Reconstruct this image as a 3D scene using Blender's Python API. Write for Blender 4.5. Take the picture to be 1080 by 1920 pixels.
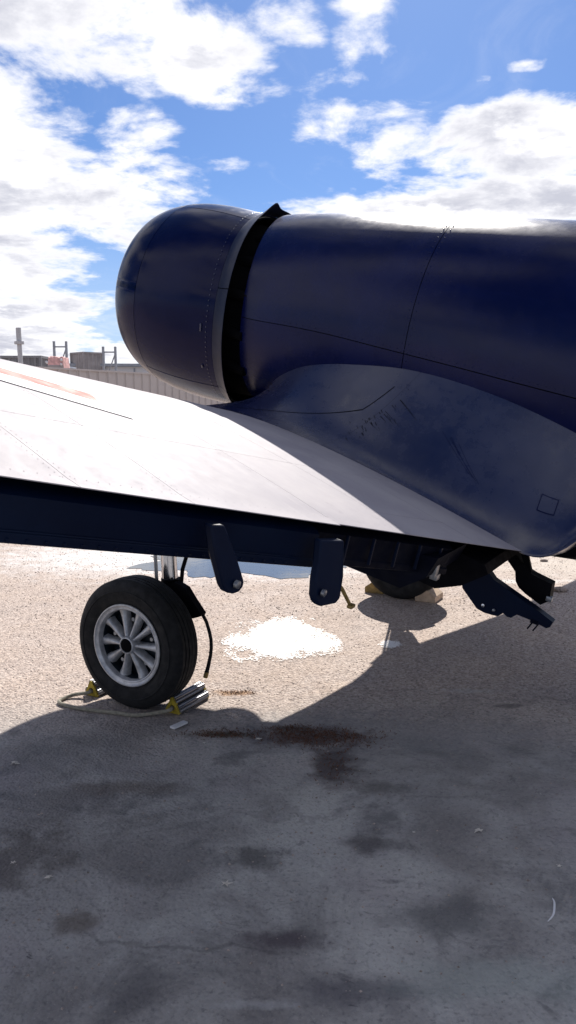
import bpy, bmesh, math, random
from mathutils import Vector, Matrix, noise
import numpy as np
R = math.radians
random.seed(7)
for o in list(bpy.data.objects): bpy.data.objects.remove(o)
S = bpy.context.scene; COL = S.collection

# ------------------------------------------------------------------ camera
EYE = 1.70
cam_d = bpy.data.cameras.new('camera'); cam = bpy.data.objects.new('camera', cam_d); COL.objects.link(cam)
cam.location = (0, 0, EYE); cam.rotation_euler = (R(90 - 8.0), 0, 0)
cam_d.sensor_fit = 'VERTICAL'; cam_d.sensor_height = 24.0
cam_d.lens = 24.0 * 1480 / 1920
cam_d.clip_end = 4000; cam_d.clip_start = .05
S.camera = cam

# ------------------------------------------------------------------ sun and sky
SUN_AZ, SUN_EL = 9.0, 41.8           # azimuth clockwise from +Y
sdir = Vector((math.sin(R(SUN_AZ)) * math.cos(R(SUN_EL)), math.cos(R(SUN_AZ)) * math.cos(R(SUN_EL)), math.sin(R(SUN_EL))))
sl = bpy.data.lights.new('sun', 'SUN'); so = bpy.data.objects.new('sun', sl); COL.objects.link(so)
sl.energy = 5.0; sl.angle = R(.53); sl.color = (1, .95, .88)
so.rotation_euler = (-sdir).to_track_quat('-Z', 'Y').to_euler(); so.location = sdir * 60
S.view_settings.view_transform = 'Standard'; S.view_settings.look = 'None'
S.view_settings.exposure = 0.65; S.view_settings.gamma = 1
S.render.engine = 'CYCLES'
S.cycles.max_bounces = 6; S.cycles.use_denoising = True

W = bpy.data.worlds.new('World'); S.world = W; W.use_nodes = True
nt = W.node_tree; nt.nodes.clear()


class NG:
    """tiny helper to write node graphs"""
    def __init__(s, nt): s.nt = nt
    def n(s, t, **k):
        x = s.nt.nodes.new(t)
        for a, v in k.items(): setattr(x, a, v)
        return x
    def lk(s, a, b): s.nt.links.new(a, b)
    def put(s, sock, v):
        if v is None: return
        if isinstance(v, bpy.types.NodeSocket): s.lk(v, sock)
        else: sock.default_value = v
    def m(s, op, a, b=None, c=None, clamp=False):
        x = s.n('ShaderNodeMath', operation=op); x.use_clamp = clamp
        s.put(x.inputs[0], a); s.put(x.inputs[1], b)
        if c is not None: s.put(x.inputs[2], c)
        return x.outputs[0]
    def v(s, op, a, b=None, out=0):
        x = s.n('ShaderNodeVectorMath', operation=op); s.put(x.inputs[0], a); s.put(x.inputs[1], b)
        return x.outputs[out]
    def mr(s, val, a, b, c=0., d=1., interp='SMOOTHSTEP'):
        x = s.n('ShaderNodeMapRange', interpolation_type=interp)
        for i, q in enumerate((val, a, b, c, d)): s.put(x.inputs[i], q)
        return x.outputs[0]
    def noise(s, vec, scale, detail=4., rough=.5, dist=0., dim='3D'):
        x = s.n('ShaderNodeTexNoise', noise_dimensions=dim); s.put(x.inputs['Vector'], vec)
        s.put(x.inputs['Scale'], scale); s.put(x.inputs['Detail'], detail); s.put(x.inputs['Roughness'], rough); s.put(x.inputs['Distortion'], dist)
        return x.outputs[0]
    def mix(s, f, a, b, mode='MIX'):
        x = s.n('ShaderNodeMix', data_type='RGBA', blend_type=mode)
        s.put(x.inputs[0], f); s.put(x.inputs[6], a); s.put(x.inputs[7], b)
        return x.outputs[2]
    def ramp(s, f, stops):
        x = s.n('ShaderNodeValToRGB'); s.put(x.inputs[0], f)
        e = x.color_ramp.elements
        while len(e) < len(stops): e.new(.5)
        for i, (p, c) in enumerate(stops):
            e[i].position = p; e[i].color = c if len(c) == 4 else (*c, 1)
        return x.outputs[0]


def rgb(*c): return (*c, 1.0)


g = NG(nt)
dirv = g.n('ShaderNodeTexCoord').outputs['Generated']
sep = g.n('ShaderNodeSeparateXYZ'); g.lk(dirv, sep.inputs[0])
dx, dy, dz = sep.outputs
az = g.m('ARCTAN2', dx, dy); el = g.m('ARCSINE', dz)
sky = g.n('ShaderNodeTexSky', sky_type='NISHITA'); sky.sun_disc = False
sky.sun_elevation = R(SUN_EL); sky.sun_rotation = R(SUN_AZ); sky.air_density = 1.0; sky.dust_density = .4; sky.ozone_density = 2.0
skyc = sky.outputs[0]
# clouds: layer seen in perspective (direction projected on a plane overhead)
hz = g.m('ADD', g.m('MAXIMUM', dz, 0.), .16)
comb = g.n('ShaderNodeCombineXYZ'); g.put(comb.inputs[0], g.m('DIVIDE', dx, hz)); g.put(comb.inputs[1], g.m('DIVIDE', dy, hz)); g.put(comb.inputs[2], 3.7)
P3 = comb.outputs[0]
aev = g.n('ShaderNodeCombineXYZ'); g.lk(az, aev.inputs[0]); g.lk(el, aev.inputs[1])
# warp so the cloud fields get ragged outlines
wn = g.n('ShaderNodeTexNoise'); g.put(wn.inputs['Vector'], P3); g.put(wn.inputs['Scale'], 2.3); g.put(wn.inputs['Detail'], 5.)
warp = g.v('SCALE', g.v('SUBTRACT', wn.outputs[1], (.5, .5, .5))); warp.node.inputs[3].default_value = .10
aew = g.v('MULTIPLY', g.v('ADD', aev.outputs[0], warp), (1, 1, 0))
FIELDS = [  # azimuth, elevation, half widths (degrees), weight : where cloud banks stand in the sky
    (-16, 23.5, 17, 5.5, .9), (-4.5, 22.0, 8.5, 3.6, .95), (.5, 23.5, 4., 2.6, .8), (5.4, 23.4, 3.4, 4.4, .62), (-20, 14.5, 10.5, 10, .95), (-11, 13.0, 7.5, 5.0, .85),
    (-24, 5, 15, 7.0, .95), (-13, 1.5, 9, 3.5, .8), (-10.0, 17.4, 4.5, 2.4, .75), (15.5, 16.4, 11., 3.5, 1.), (4.5, 17.6, 7.8, 3.4, .72), (14, 13.2, 16, 2.4, .97), (0.8, 20.2, 5, 1.6, .42),
    (15.4, 20.9, 1.8, .9, .6), (13.0, 20.4, 1.1, .8, .6), (26, 9, 12, 4, .6), (-3.8, 20.6, 2.5, .9, .4), (2.2, 20.8, 3.5, 1.6, .42), (-4.5, 15.8, 2.2, .8, .38), (4.8, 20.2, 2.2, 1.6, .5)]
acc = None
for a0, e0, ra, re, w in FIELDS:
    q = g.v('SUBTRACT', aew, (R(a0), R(e0), 0)); q = g.v('DIVIDE', q, (R(ra), R(re), 1)); q = g.v('LENGTH', q, None, 1)
    f = g.mr(q, 1.25, .25, 0., w)
    acc = f if acc is None else g.m('MAXIMUM', acc, f)
# outside the directions above, the same broken cloud goes on
inwin = g.m('MULTIPLY', g.mr(g.m('ABSOLUTE', az), R(24), R(40), 1, 0), g.mr(el, R(26), R(36), 1, 0))
gen = g.mr(g.noise(P3, .8, 2.), .40, .58, .0, .85)
bias = g.m('MAXIMUM', acc, g.m('MULTIPLY', gen, g.m('SUBTRACT', 1., inwin)))
det = g.noise(P3, 3.6, 12., .62, .25)
det2 = g.noise(P3, 11., 8., .6)
dens = g.m('ADD', g.m('ADD', bias, g.m('MULTIPLY', g.m('SUBTRACT', det, .5), 1.9)), g.m('MULTIPLY', g.m('SUBTRACT', det2, .5), .55))
cov = g.mr(dens, .34, .78)
wisp = g.m('MULTIPLY', g.mr(g.noise(P3, 2.0, 9., .65, .8), .52, .8), .35)
cov = g.m('MAXIMUM', cov, g.m('MULTIPLY', wisp, g.mr(el, R(30), R(6), .35, 1)))
shade = g.mr(g.m('ADD', g.m('MULTIPLY', g.noise(P3, 3.2, 8., .6), .7), g.m('MULTIPLY', det2, .3)), .44, .58)
thick = g.mr(dens, .5, 1.2)
ccol = g.mix(g.m('MULTIPLY', thick, g.m('SUBTRACT', 1., shade)), rgb(8.6, 8.55, 8.8), rgb(4.7, 4.8, 5.5))
lowhaze = g.mr(el, R(-2), R(15), .62, 0.)
blue = g.mix(1., skyc, rgb(.37, .51, .75), 'MULTIPLY')
blue = g.mix(lowhaze, blue, rgb(5.6, 6.5, 8.2))
final = g.mix(cov, blue, ccol)
bg = g.n('ShaderNodeBackground'); g.lk(final, bg.inputs[0]); bg.inputs[1].default_value = .085
out = g.n('ShaderNodeOutputWorld'); g.lk(bg.outputs[0], out.inputs[0])


# ------------------------------------------------------------------ materials
def material(name):
    m = bpy.data.materials.new(name); m.use_nodes = True
    b = m.node_tree.nodes['Principled BSDF']
    return m, NG(m.node_tree), b


def simple(name, col, rough=.5, metal=0., var=.15, scale=8., bump=.0, coat=0., spec=.5, bscale=60.):
    m, g, b = material(name)
    tc = g.n('ShaderNodeTexCoord').outputs['Object']
    n1 = g.noise(tc, scale, 6., .6)
    dark = tuple(c * (1 - var) for c in col); lite = tuple(min(1, c * (1 + var)) for c in col)
    g.put(b.inputs['Base Color'], g.ramp(n1, [(.3, dark), (.7, lite)]))
    g.put(b.inputs['Roughness'], g.mr(g.noise(tc, scale * 2.3, 5.), .3, .7, max(.02, rough - .08), min(1, rough + .1)))
    b.inputs['Metallic'].default_value = metal; b.inputs['Coat Weight'].default_value = coat
    b.inputs['Coat Roughness'].default_value = .12
    b.inputs['Specular IOR Level'].default_value = spec
    if bump:
        bp = g.n('ShaderNodeBump'); bp.inputs['Strength'].default_value = bump; bp.inputs['Distance'].default_value = .004
        g.put(bp.inputs['Height'], g.noise(tc, bscale, 5.)); g.lk(bp.outputs[0], b.inputs['Normal'])
    return m


def navy(name, col, r0, r1, wear, coat=.25, chips=0.0):
    m, g, b = material(name)
    tc = g.n('ShaderNodeTexCoord').outputs['Object']
    n1 = g.noise(tc, 1.6, 6., .6, .4); n2 = g.noise(tc, 14., 8., .65)
    mp = g.n('ShaderNodeMapping'); g.put(mp.inputs[0], tc); mp.inputs[3].default_value = (1.2, 16, 6)
    streak = g.noise(mp.outputs[0], 2.2, 6., .6)
    c = g.mix(g.mr(n1, .35, .7), rgb(*col), rgb(*wear))
    c = g.mix(g.m('MULTIPLY', g.mr(streak, .5, .75), .35), c, rgb(*wear))
    c = g.mix(g.m('MULTIPLY', g.mr(n2, .6, .8), .3), c, rgb(col[0] * .5, col[1] * .5, col[2] * .5))
    if chips:
        c = g.mix(g.m('MULTIPLY', g.mr(g.noise(tc, 60., 4.), .70, .74), chips), c, rgb(.25, .26, .3))
    g.put(b.inputs['Base Color'], c)
    g.put(b.inputs['Roughness'], g.mr(g.m('ADD', g.m('MULTIPLY', n1, .6), g.m('MULTIPLY', n2, .4)), .35, .65, r0, r1))
    b.inputs['Coat Weight'].default_value = coat; b.inputs['Coat Roughness'].default_value = .2
    bp = g.n('ShaderNodeBump'); bp.inputs['Strength'].default_value = .35; bp.inputs['Distance'].default_value = .006
    g.put(bp.inputs['Height'], g.m('ADD', g.m('MULTIPLY', g.noise(tc, 5., 3.), .8), g.m('MULTIPLY', n2, .06))); g.lk(bp.outputs[0], b.inputs['Normal'])
    return m


M = {}
M['navy'] = navy('glossy_navy_paint', (.0006, .0028, .036), .20, .31, (.002, .006, .055), .0)
M['navy_cowl'] = navy('dark_navy_cowl_paint', (.0006, .0022, .030), .14, .26, (.002, .005, .04), .0)
M['navy_cowl'].node_tree.nodes['Principled BSDF'].inputs['Specular IOR Level'].default_value = .15
M['navy'].node_tree.nodes['Principled BSDF'].inputs['Specular IOR Level'].default_value = .24
M['navy_fillet'] = navy('weathered_navy_paint', (.008, .012, .046), .20, .38, (.028, .033, .075), .05)
M['navy_fillet'].node_tree.nodes['Principled BSDF'].inputs['Specular IOR Level'].default_value = .7
M['wing'] = navy('wing_glare_paint', (.28, .262, .29), .56, .68, (.37, .345, .36), .0, .25)  # sun glare on the navy wing painted in as a pale base colour
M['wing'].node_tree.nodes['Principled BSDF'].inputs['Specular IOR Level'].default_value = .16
M['flap'] = navy('flap_navy_paint', (.0008, .004, .018), .4, .55, (.0015, .007, .026), .0)
M['flap'].node_tree.nodes['Principled BSDF'].inputs['Specular IOR Level'].default_value = .12
M['dark'] = simple('near_black_paint', (.002, .002, .004), .7, 0, .3, spec=.1)  # even near-black base for engine, gear and underside parts
M['black'] = simple('matt_black_interior', (.002, .002, .003), .95, 0, .2, spec=.1)
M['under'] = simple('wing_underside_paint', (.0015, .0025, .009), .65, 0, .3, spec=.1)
M['strip'] = navy('cowl_flap_navy_paint', (.006, .010, .030), .35, .5, (.022, .026, .055), .0)  # navy base somewhat paler than the cowl's
M['strip'].node_tree.nodes['Principled BSDF'].inputs['Specular IOR Level'].default_value = .18
M['rubber'] = simple('tyre_rubber', (.003, .003, .004), .85, 0, .35, 10, .5, bscale=120)
M['silver'] = simple('silver_wheel_paint', (.42, .42, .43), .42, .4, .28, 30, .15)
M['chrome'] = simple('polished_oleo_steel', (.62, .63, .66), .16, 1., .1)
M['steel'] = simple('dull_steel', (.28, .29, .31), .4, .9, .25, 20)
M['hub'] = simple('dark_teal_brake', (.008, .014, .022), .5, .3, .4, 30)
M['yellow'] = simple('yellow_chock_paint', (.36, .26, .015), .6, 0, .5, 25, .3)
M['alu'] = simple('ribbed_aluminium', (.20, .20, .215), .42, 1., .12, 2)
M['rope'] = simple('dirty_grey_rope', (.24, .22, .17), .85, 0, .35, 60, .8, bscale=300)
M['wood'] = simple('pale_weathered_wood', (.46, .34, .24), .75, 0, .25, 18, .4)
M['brass'] = simple('tarnished_brass', (.22, .15, .05), .5, .4, .4, 40)
M['red'] = simple('faded_red_paint', (.42, .11, .09), .62, 0, .08, 6, spec=.16)
M['white'] = simple('white_paint', (.62, .61, .62), .62, 0, .1, 6, spec=.16)
M['chalk'] = simple('white_spilled_paint', (.86, .83, .80), .9, 0, .06, 60, .4)
M['twig'] = simple('bleached_leaf_litter', (.55, .50, .44), .9, 0, .25, 60)
M['oil'] = simple('oil_residue', (.002, .002, .004), .95, 0, .3, spec=.05)
M['fence'] = simple('beige_grey_steel_sheet', (.42, .385, .37), .6, 0, .08, .8)
M['cont_a'] = simple('grey_brown_container_steel', (.30, .275, .27), .7, 0, .25, 1.4)
M['cont_b'] = simple('dark_grey_container_steel', (.19, .19, .20), .7, 0, .2, 1.2)
M['cont_c'] = simple('blue_grey_shed_steel', (.36, .41, .48), .7, 0, .15, 1.)
M['roof'] = simple('pale_grey_roof_sheet', (.58, .58, .59), .55, 0, .08, .4)
M['rack'] = simple('galvanised_rack_steel', (.26, .28, .31), .5, .2, .15, 6)
M['pink'] = simple('faded_red_tarpaulin', (.62, .36, .34), .8, 0, .45, 3.2)
M['mast'] = simple('pale_grey_pole_paint', (.42, .42, .43), .5, 0, .1)
M['stone'] = simple('gravel_stone', (.27, .22, .19), .9, 0, .75, 55)
M['glass'] = simple('dark_canopy_glass', (.02, .03, .04), .06, 0, .1, coat=1.)

# ground ------------------------------------------------------------
m, g, b = material('worn_gravelly_tarmac'); M['ground'] = m
tc = g.n('ShaderNodeTexCoord').outputs['Object']
sp = g.n('ShaderNodeSeparateXYZ'); g.lk(tc, sp.inputs[0]); gx, gy = sp.outputs[0], sp.outputs[1]
big = g.noise(tc, .55, 5., .55); mid = g.noise(tc, 2.6, 7., .6, .5); fine = g.noise(tc, 48., 6., .65)
vor = g.n('ShaderNodeTexVoronoi', feature='F1'); g.put(vor.inputs['Vector'], tc); g.put(vor.inputs['Scale'], 70.)
vor2 = g.n('ShaderNodeTexVoronoi', feature='F1'); g.put(vor2.inputs['Vector'], tc); g.put(vor2.inputs['Scale'], 42.)
base = g.mix(g.mr(mid, .35, .7), rgb(.39, .305, .25), rgb(.49, .39, .315))
peb = g.mix(.55, base, vor.outputs['Color'], 'OVERLAY')
base = g.mix(.8, base, g.mix(.35, g.ramp(vor.outputs['Color'], [(.12, (.12, .09, .085)), (.35, (.36, .29, .26)), (.6, (.48, .39, .34)), (.95, (.66, .58, .52))]), base))
base = g.mix(g.m('MULTIPLY', g.mr(vor2.outputs['Distance'], .2, .02), .35), base, g.ramp(vor2.outputs['Color'], [(0, (.12, .10, .10)), (.6, (.30, .24, .22)), (1, (.62, .56, .52))]))
base = g.mix(g.mr(fine, .54, .66, 0, .75), base, rgb(.10, .085, .08))
base = g.mix(g.mr(g.noise(tc, 30., 5., .7), .56, .70, 0, .35), base, rgb(.16, .13, .12))
# nearer the camera the tarmac is smoother, with foreground shade painted in as darker colour
near_shade = g.mr(g.m('ADD', gy, g.m('MULTIPLY', g.m('SUBTRACT', big, .5), 2.4)), 4.6, 3.4)
tar = g.mix(g.mr(g.m('ADD', g.m('MULTIPLY', big, .6), g.m('MULTIPLY', mid, .4)), .38, .62), rgb(.14, .135, .135), rgb(.40, .40, .385))
tar = g.mix(g.mr(g.noise(tc, 1.1, 4., .5), .5, .66, 0, .6), tar, rgb(.25, .23, .24))
tar = g.mix(g.mr(vor2.outputs['Distance'], .02, .22, .45, 0), tar, g.ramp(vor2.outputs['Color'], [(0, (.06, .055, .06)), (.55, (.24, .23, .23)), (1, (.50, .48, .46))]))
tar = g.mix(g.mr(fine, .5, .75, 0, .6), tar, rgb(.10, .095, .10))
tar = g.mix(g.mr(g.noise(tc, 120., 3., .6), .60, .74, 0, .5), tar, rgb(.40, .38, .36))
base = g.mix(g.m('MULTIPLY', near_shade, .85), base, tar)
blot = g.m('MAXIMUM', g.mr(g.noise(tc, 1.9, 9., .66, .8), .51, .66), g.m('MULTIPLY', g.mr(g.noise(tc, 5.5, 8., .7, 1.2), .58, .68), .8))
base = g.mix(g.m('MULTIPLY', blot, g.mr(near_shade, 0, 1, .12, .62)), base, rgb(.075, .070, .075))
base = g.mix(g.m('MULTIPLY', g.mr(g.noise(tc, 13., 6., .7, .5), .66, .72), g.m('MULTIPLY', near_shade, .7)), base, rgb(.05, .046, .05))
base = g.mix(g.m('MULTIPLY', g.mr(g.noise(tc, 22., 6., .7, .5), .68, .73), g.m('MULTIPLY', near_shade, .5)), base, rgb(.52, .50, .47))


def spot(base, x, y, rx, ry, col, amt, soft=.9, nz=.5, sc=9.):
    q = g.v('SUBTRACT', tc, (x, y, 0)); q = g.v('DIVIDE', q, (rx, ry, 1)); L = g.v('LENGTH', g.v('MULTIPLY', q, (1, 1, 0)), None, 1)
    L = g.m('ADD', L, g.m('MULTIPLY', g.m('SUBTRACT', g.noise(tc, sc, 7., .65), .5), nz * 4))
    return g.mix(g.mr(L, 1.15, 1.15 - soft, 0, amt), base, rgb(*col))


rust = (.075, .035, .022)
base = spot(base, .15, 3.84, .32, .13, rust, .95, .6)
base = spot(base, .22, 3.55, .14, .30, (.045, .028, .028), .85)
base = spot(base, -.33, 3.86, .20, .05, (.06, .045, .02), .85)
base = spot(base, .02, 3.93, .14, .06, (.05, .035, .02), .8)
base = spot(base, -.30, 4.45, .14, .055, (.34, .17, .06), .75)
base = spot(base, -.12, 2.75, .14, .10, (.045, .04, .04), .7)
base = spot(base, .33, 2.85, .13, .09, (.04, .03, .035), .7)
base = spot(base, .42, 3.30, .16, .08, (.05, .04, .04), .6)
base = spot(base, -.02, 2.30, .16, .07, (.045, .03, .04), .75)
base = spot(base, -.70, 2.38, .10, .07, (.07, .045, .03), .6)
base = spot(base, -1.0, 2.75, .20, .26, (.06, .045, .04), .55, nz=.9)
base = spot(base, .52, 2.42, .22, .13, (.05, .05, .055), .55)
base = spot(base, .20, 2.08, .24, .09, (.05, .045, .06), .6)
base = spot(base, 1.25, 4.25, .10, .05, (.05, .045, .05), .6)
base = spot(base, -.72, 3.30, .30, .07, (.09, .06, .045), .45)
base = spot(base, 1.05, 4.48, .22, .04, (.42, .40, .38), .45, nz=.8, sc=14)
base = spot(base, -.09, 2.03, .14, .025, (.40, .39, .38), .5, nz=.7, sc=16)
base = spot(base, .62, 2.12, .4, .12, (.24, .27, .25), .4)
base = spot(base, .55, 3.9, .9, .35, (.17, .17, .18), .45)
# cracks: thin wandering dark lines
def crack(base, x0, y0, ang, half, amt=.8, wd=.010, wav=.10):
    c, s_ = math.cos(ang), math.sin(ang)
    q = g.v('SUBTRACT', tc, (x0, y0, 0))
    u = g.v('DOT_PRODUCT', q, (c, s_, 0), 1); v = g.v('DOT_PRODUCT', q, (-s_, c, 0), 1)
    v = g.m('ADD', v, g.m('MULTIPLY', g.m('SUBTRACT', g.noise(tc, 2.6, 5., .6), .5), wav * 5))
    f = g.m('MULTIPLY', g.mr(g.m('ABSOLUTE', v), wd, wd * .2), g.mr(g.m('ABSOLUTE', u), half, half * .6))
    return g.mix(g.m('MULTIPLY', f, amt), base, rgb(.05, .045, .05))
base = crack(base, -.35, 2.26, R(-8), .42, .35, .014, .07)
base = crack(base, .1, 3.1, R(12), .9, .2, .02)
base = crack(base, 1.1, 4.4, R(-12), .8, .22, .02)
# bleached ring of salts round the puddle
base = spot(base, -.9, 8.6, 2.9, 1.35, (.66, .64, .63), .85, nz=.35, sc=6)
base = spot(base, 3.0, 8.2, 1.6, .9, (.50, .44, .38), .7)
base = spot(base, 2.3, 7.35, .5, .12, (.62, .59, .56), .7)
g.put(b.inputs['Base Color'], base)
g.put(b.inputs['Roughness'], g.mr(mid, .3, .7, .72, .95)); b.inputs['Specular IOR Level'].default_value = .35
h = g.m('ADD', g.m('MULTIPLY', fine, .9), g.m('MULTIPLY', vor.outputs['Distance'], -.9))
h = g.m('ADD', h, g.m('MULTIPLY', g.mr(vor2.outputs['Distance'], .35, .0), .8))
h = g.m('ADD', h, g.m('MULTIPLY', mid, 2.2))
bp = g.n('ShaderNodeBump'); g.put(bp.inputs['Strength'], g.mr(near_shade, 0, 1, .75, .5)); bp.inputs['Distance'].default_value = .012
g.lk(h, bp.inputs['Height']); g.lk(bp.outputs[0], b.inputs['Normal'])

m, g, b = material('still_puddle_water'); M['water'] = m
b.inputs['Base Color'].default_value = rgb(.10, .11, .12); b.inputs['Roughness'].default_value = .04; b.inputs['IOR'].default_value = 1.33
tc = g.n('ShaderNodeTexCoord').outputs['Object']
bp = g.n('ShaderNodeBump'); bp.inputs['Strength'].default_value = .04; bp.inputs['Distance'].default_value = .01
g.put(bp.inputs['Height'], g.noise(tc, 9., 3.)); g.lk(bp.outputs[0], b.inputs['Normal'])


# ------------------------------------------------------------------ mesh helpers
def link(o, parent=None, mat=None, kind=None, label=None):
    COL.objects.link(o)
    if parent: o.parent = parent
    if kind: o['kind'] = kind
    if label: o['label'] = label
    return o


def mesh(name, verts, faces, mat, parent=None, smooth=True, kind=None, label=None, angle=35):
    me = bpy.data.meshes.new(name); me.from_pydata([tuple(v) for v in verts], [], faces); me.validate()
    b = bmesh.new(); b.from_mesh(me); bmesh.ops.remove_doubles(b, verts=b.verts, dist=1e-5); bmesh.ops.recalc_face_normals(b, faces=b.faces); b.to_mesh(me); b.free()
    if smooth:
        me.shade_smooth(); me.set_sharp_from_angle(angle=R(angle))
    me.materials.append(mat if not isinstance(mat, str) else M[mat])
    return link(bpy.data.objects.new(name, me), parent, kind=kind, label=label)


def bmobj(name, bm, mat, parent=None, smooth=True, kind=None, label=None, angle=35):
    bmesh.ops.recalc_face_normals(bm, faces=bm.faces)
    me = bpy.data.meshes.new(name); bm.to_mesh(me); bm.free()
    if smooth:
        me.shade_smooth(); me.set_sharp_from_angle(angle=R(angle))
    me.materials.append(M[mat] if isinstance(mat, str) else mat)
    return link(bpy.data.objects.new(name, me), parent, kind=kind, label=label)


def box_bm(bm, c, size, rot=None, bev=0.):
    mt = Matrix.Translation(c)
    if rot is not None: mt = mt @ rot.to_4x4()
    r = bmesh.ops.create_cube(bm, size=1., matrix=mt @ Matrix.Diagonal((*size, 1)))
    if bev:
        es = list({e for v in r['verts'] for e in v.link_edges})
        bmesh.ops.bevel(bm, geom=es, offset=bev, segments=2, affect='EDGES', profile=.6)
    return bm


def tube_bm(bm, pts, rad, seg=10, caps=True):
    pts = [Vector(p) for p in pts]; rings = []
    t0 = (pts[1] - pts[0]).normalized(); a = t0.cross(Vector((0, 0, 1)) if abs(t0.z) < .9 else Vector((1, 0, 0))).normalized()
    for i, p in enumerate(pts):
        t = (pts[min(i + 1, len(pts) - 1)] - pts[max(i - 1, 0)]).normalized()
        a = (a - t * a.dot(t)).normalized(); b_ = t.cross(a).normalized()
        r = rad[i] if isinstance(rad, (list, tuple)) else rad
        rings.append([bm.verts.new(p + (a * math.cos(k * 2 * math.pi / seg) + b_ * math.sin(k * 2 * math.pi / seg)) * r) for k in range(seg)])
    for i in range(len(rings) - 1):
        for k in range(seg):
            bm.faces.new((rings[i][k], rings[i][(k + 1) % seg], rings[i + 1][(k + 1) % seg], rings[i + 1][k]))
    if caps:
        bm.faces.new(rings[0]); bm.faces.new(rings[-1][::-1])
    return bm


def lathe(prof, seg=64, axis='y', c=(0, 0, 0), a0=0., a1=2 * math.pi):
    """prof: (along axis, radius); returns verts, faces"""
    full = abs(a1 - a0 - 2 * math.pi) < 1e-6
    n = seg if full else seg + 1; V = []; Fc = []
    for (s, r) in prof:
        for k in range(n):
            t = a0 + (a1 - a0) * k / seg
            if axis == 'y': V.append((c[0] + r * math.cos(t), c[1] + s, c[2] + r * math.sin(t)))
            elif axis == 'x': V.append((c[0] + s, c[1] + r * math.cos(t), c[2] + r * math.sin(t)))
            else: V.append((c[0] + r * math.cos(t), c[1] + r * math.sin(t), c[2] + s))
    for i in range(len(prof) - 1):
        for k in range(seg):
            k2 = (k + 1) % n
            Fc.append((i * n + k, i * n + k2, (i + 1) * n + k2, (i + 1) * n + k))
    return V, Fc


def extrude_poly(pts, d):
    """closed outline pts (3d, list) pushed by vector d; solid"""
    n = len(pts); d = Vector(d); a = [Vector(p) - d / 2 for p in pts]; b_ = [Vector(p) + d / 2 for p in pts]
    return a + b_, [tuple(range(n)), tuple(range(2 * n - 1, n - 1, -1))] + [(i, (i + 1) % n, n + (i + 1) % n, n + i) for i in range(n)]


def thing(name, label, cat, loc=(0, 0, 0), rz=0, group=None):
    o = bpy.data.objects.new(name, None); o.empty_display_size = .2; COL.objects.link(o)
    o.location = loc; o.rotation_euler = (0, 0, rz); return tag(o, label, cat, group)


def tag(o, label, cat, group=None):
    o['label'] = label; o['category'] = cat
    if group: o['group'] = group
    return o


# ------------------------------------------------------------------ ground
bm = bmesh.new()
bmesh.ops.create_grid(bm, x_segments=60, y_segments=60, size=900)
for v in bm.verts:  # denser towards the place where the aeroplane stands
    for i in (0, 1):
        t = v.co[i] / 900; v.co[i] = 900 * math.copysign(abs(t) ** 2.6, t)
    v.co.y += 4
bmobj('ground', bm, 'ground', kind='structure', smooth=False)

# puddle: irregular sheet of water
def blob(cx, cy, rx, ry, n, amp, seed, z):
    pts = []
    for k in range(n):
        t = 2 * math.pi * k / n
        r = 1 + amp * noise.noise(Vector((math.cos(t) * 2 + seed, math.sin(t) * 2, seed))) + amp * .4 * noise.noise(Vector((math.cos(t) * 9 + seed, math.sin(t) * 9, 3)))
        pts.append((cx + rx * r * math.cos(t), cy + ry * r * math.sin(t), z))
    return pts
pts = blob(-.55, 8.40, 1.05, .85, 90, .5, 4.2, .004)
mesh('puddle', pts, [tuple(range(len(pts)))], 'water', kind='structure', smooth=False)

# ------------------------------------------------------------------ aeroplane
TH, AL = R(61), R(14)
ax = Vector((-math.sin(TH) * math.cos(AL), math.cos(TH) * math.cos(AL), math.sin(AL)))
ay = Vector((-math.cos(TH), -math.sin(TH), 0))
azv = Vector((math.sin(TH) * math.sin(AL), -math.cos(TH) * math.sin(AL), math.cos(AL)))
OW = Vector((-.12, 5.72, 2.29))            # centre of the cowl's rear edge
ROT = Matrix((ax, ay, azv)).transposed()
BASE = Vector((.10, 5.45, 0.0))            # on the ground between the main wheels
OFF = ROT.transposed() @ (BASE - OW)       # the same point in body coordinates
plane = bpy.data.objects.new('propeller_plane', None); COL.objects.link(plane)
plane.matrix_world = Matrix.Translation(BASE) @ ROT.to_4x4()
tag(plane, 'dark navy blue vintage aeroplane with round nose, low wing and silver spoked wheel', 'aeroplane')


def bod(V): return [Vector(v) - OFF for v in V]
def toworld(v): return OW + ROT @ Vector(v)
def tobody(w): return ROT.transposed() @ (Vector(w) - OW)


def part(name, VF, mat, parent=None, **k):
    o = mesh(name, bod(VF[0]), VF[1], mat, parent or plane, **k); return o


def bpart(name, bm, mat, parent=None, **k):
    for v in bm.verts: v.co -= OFF
    return bmobj(name, bm, mat, parent or plane, **k)


SH = .07     # the cowl's joints lean back at the top
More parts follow.
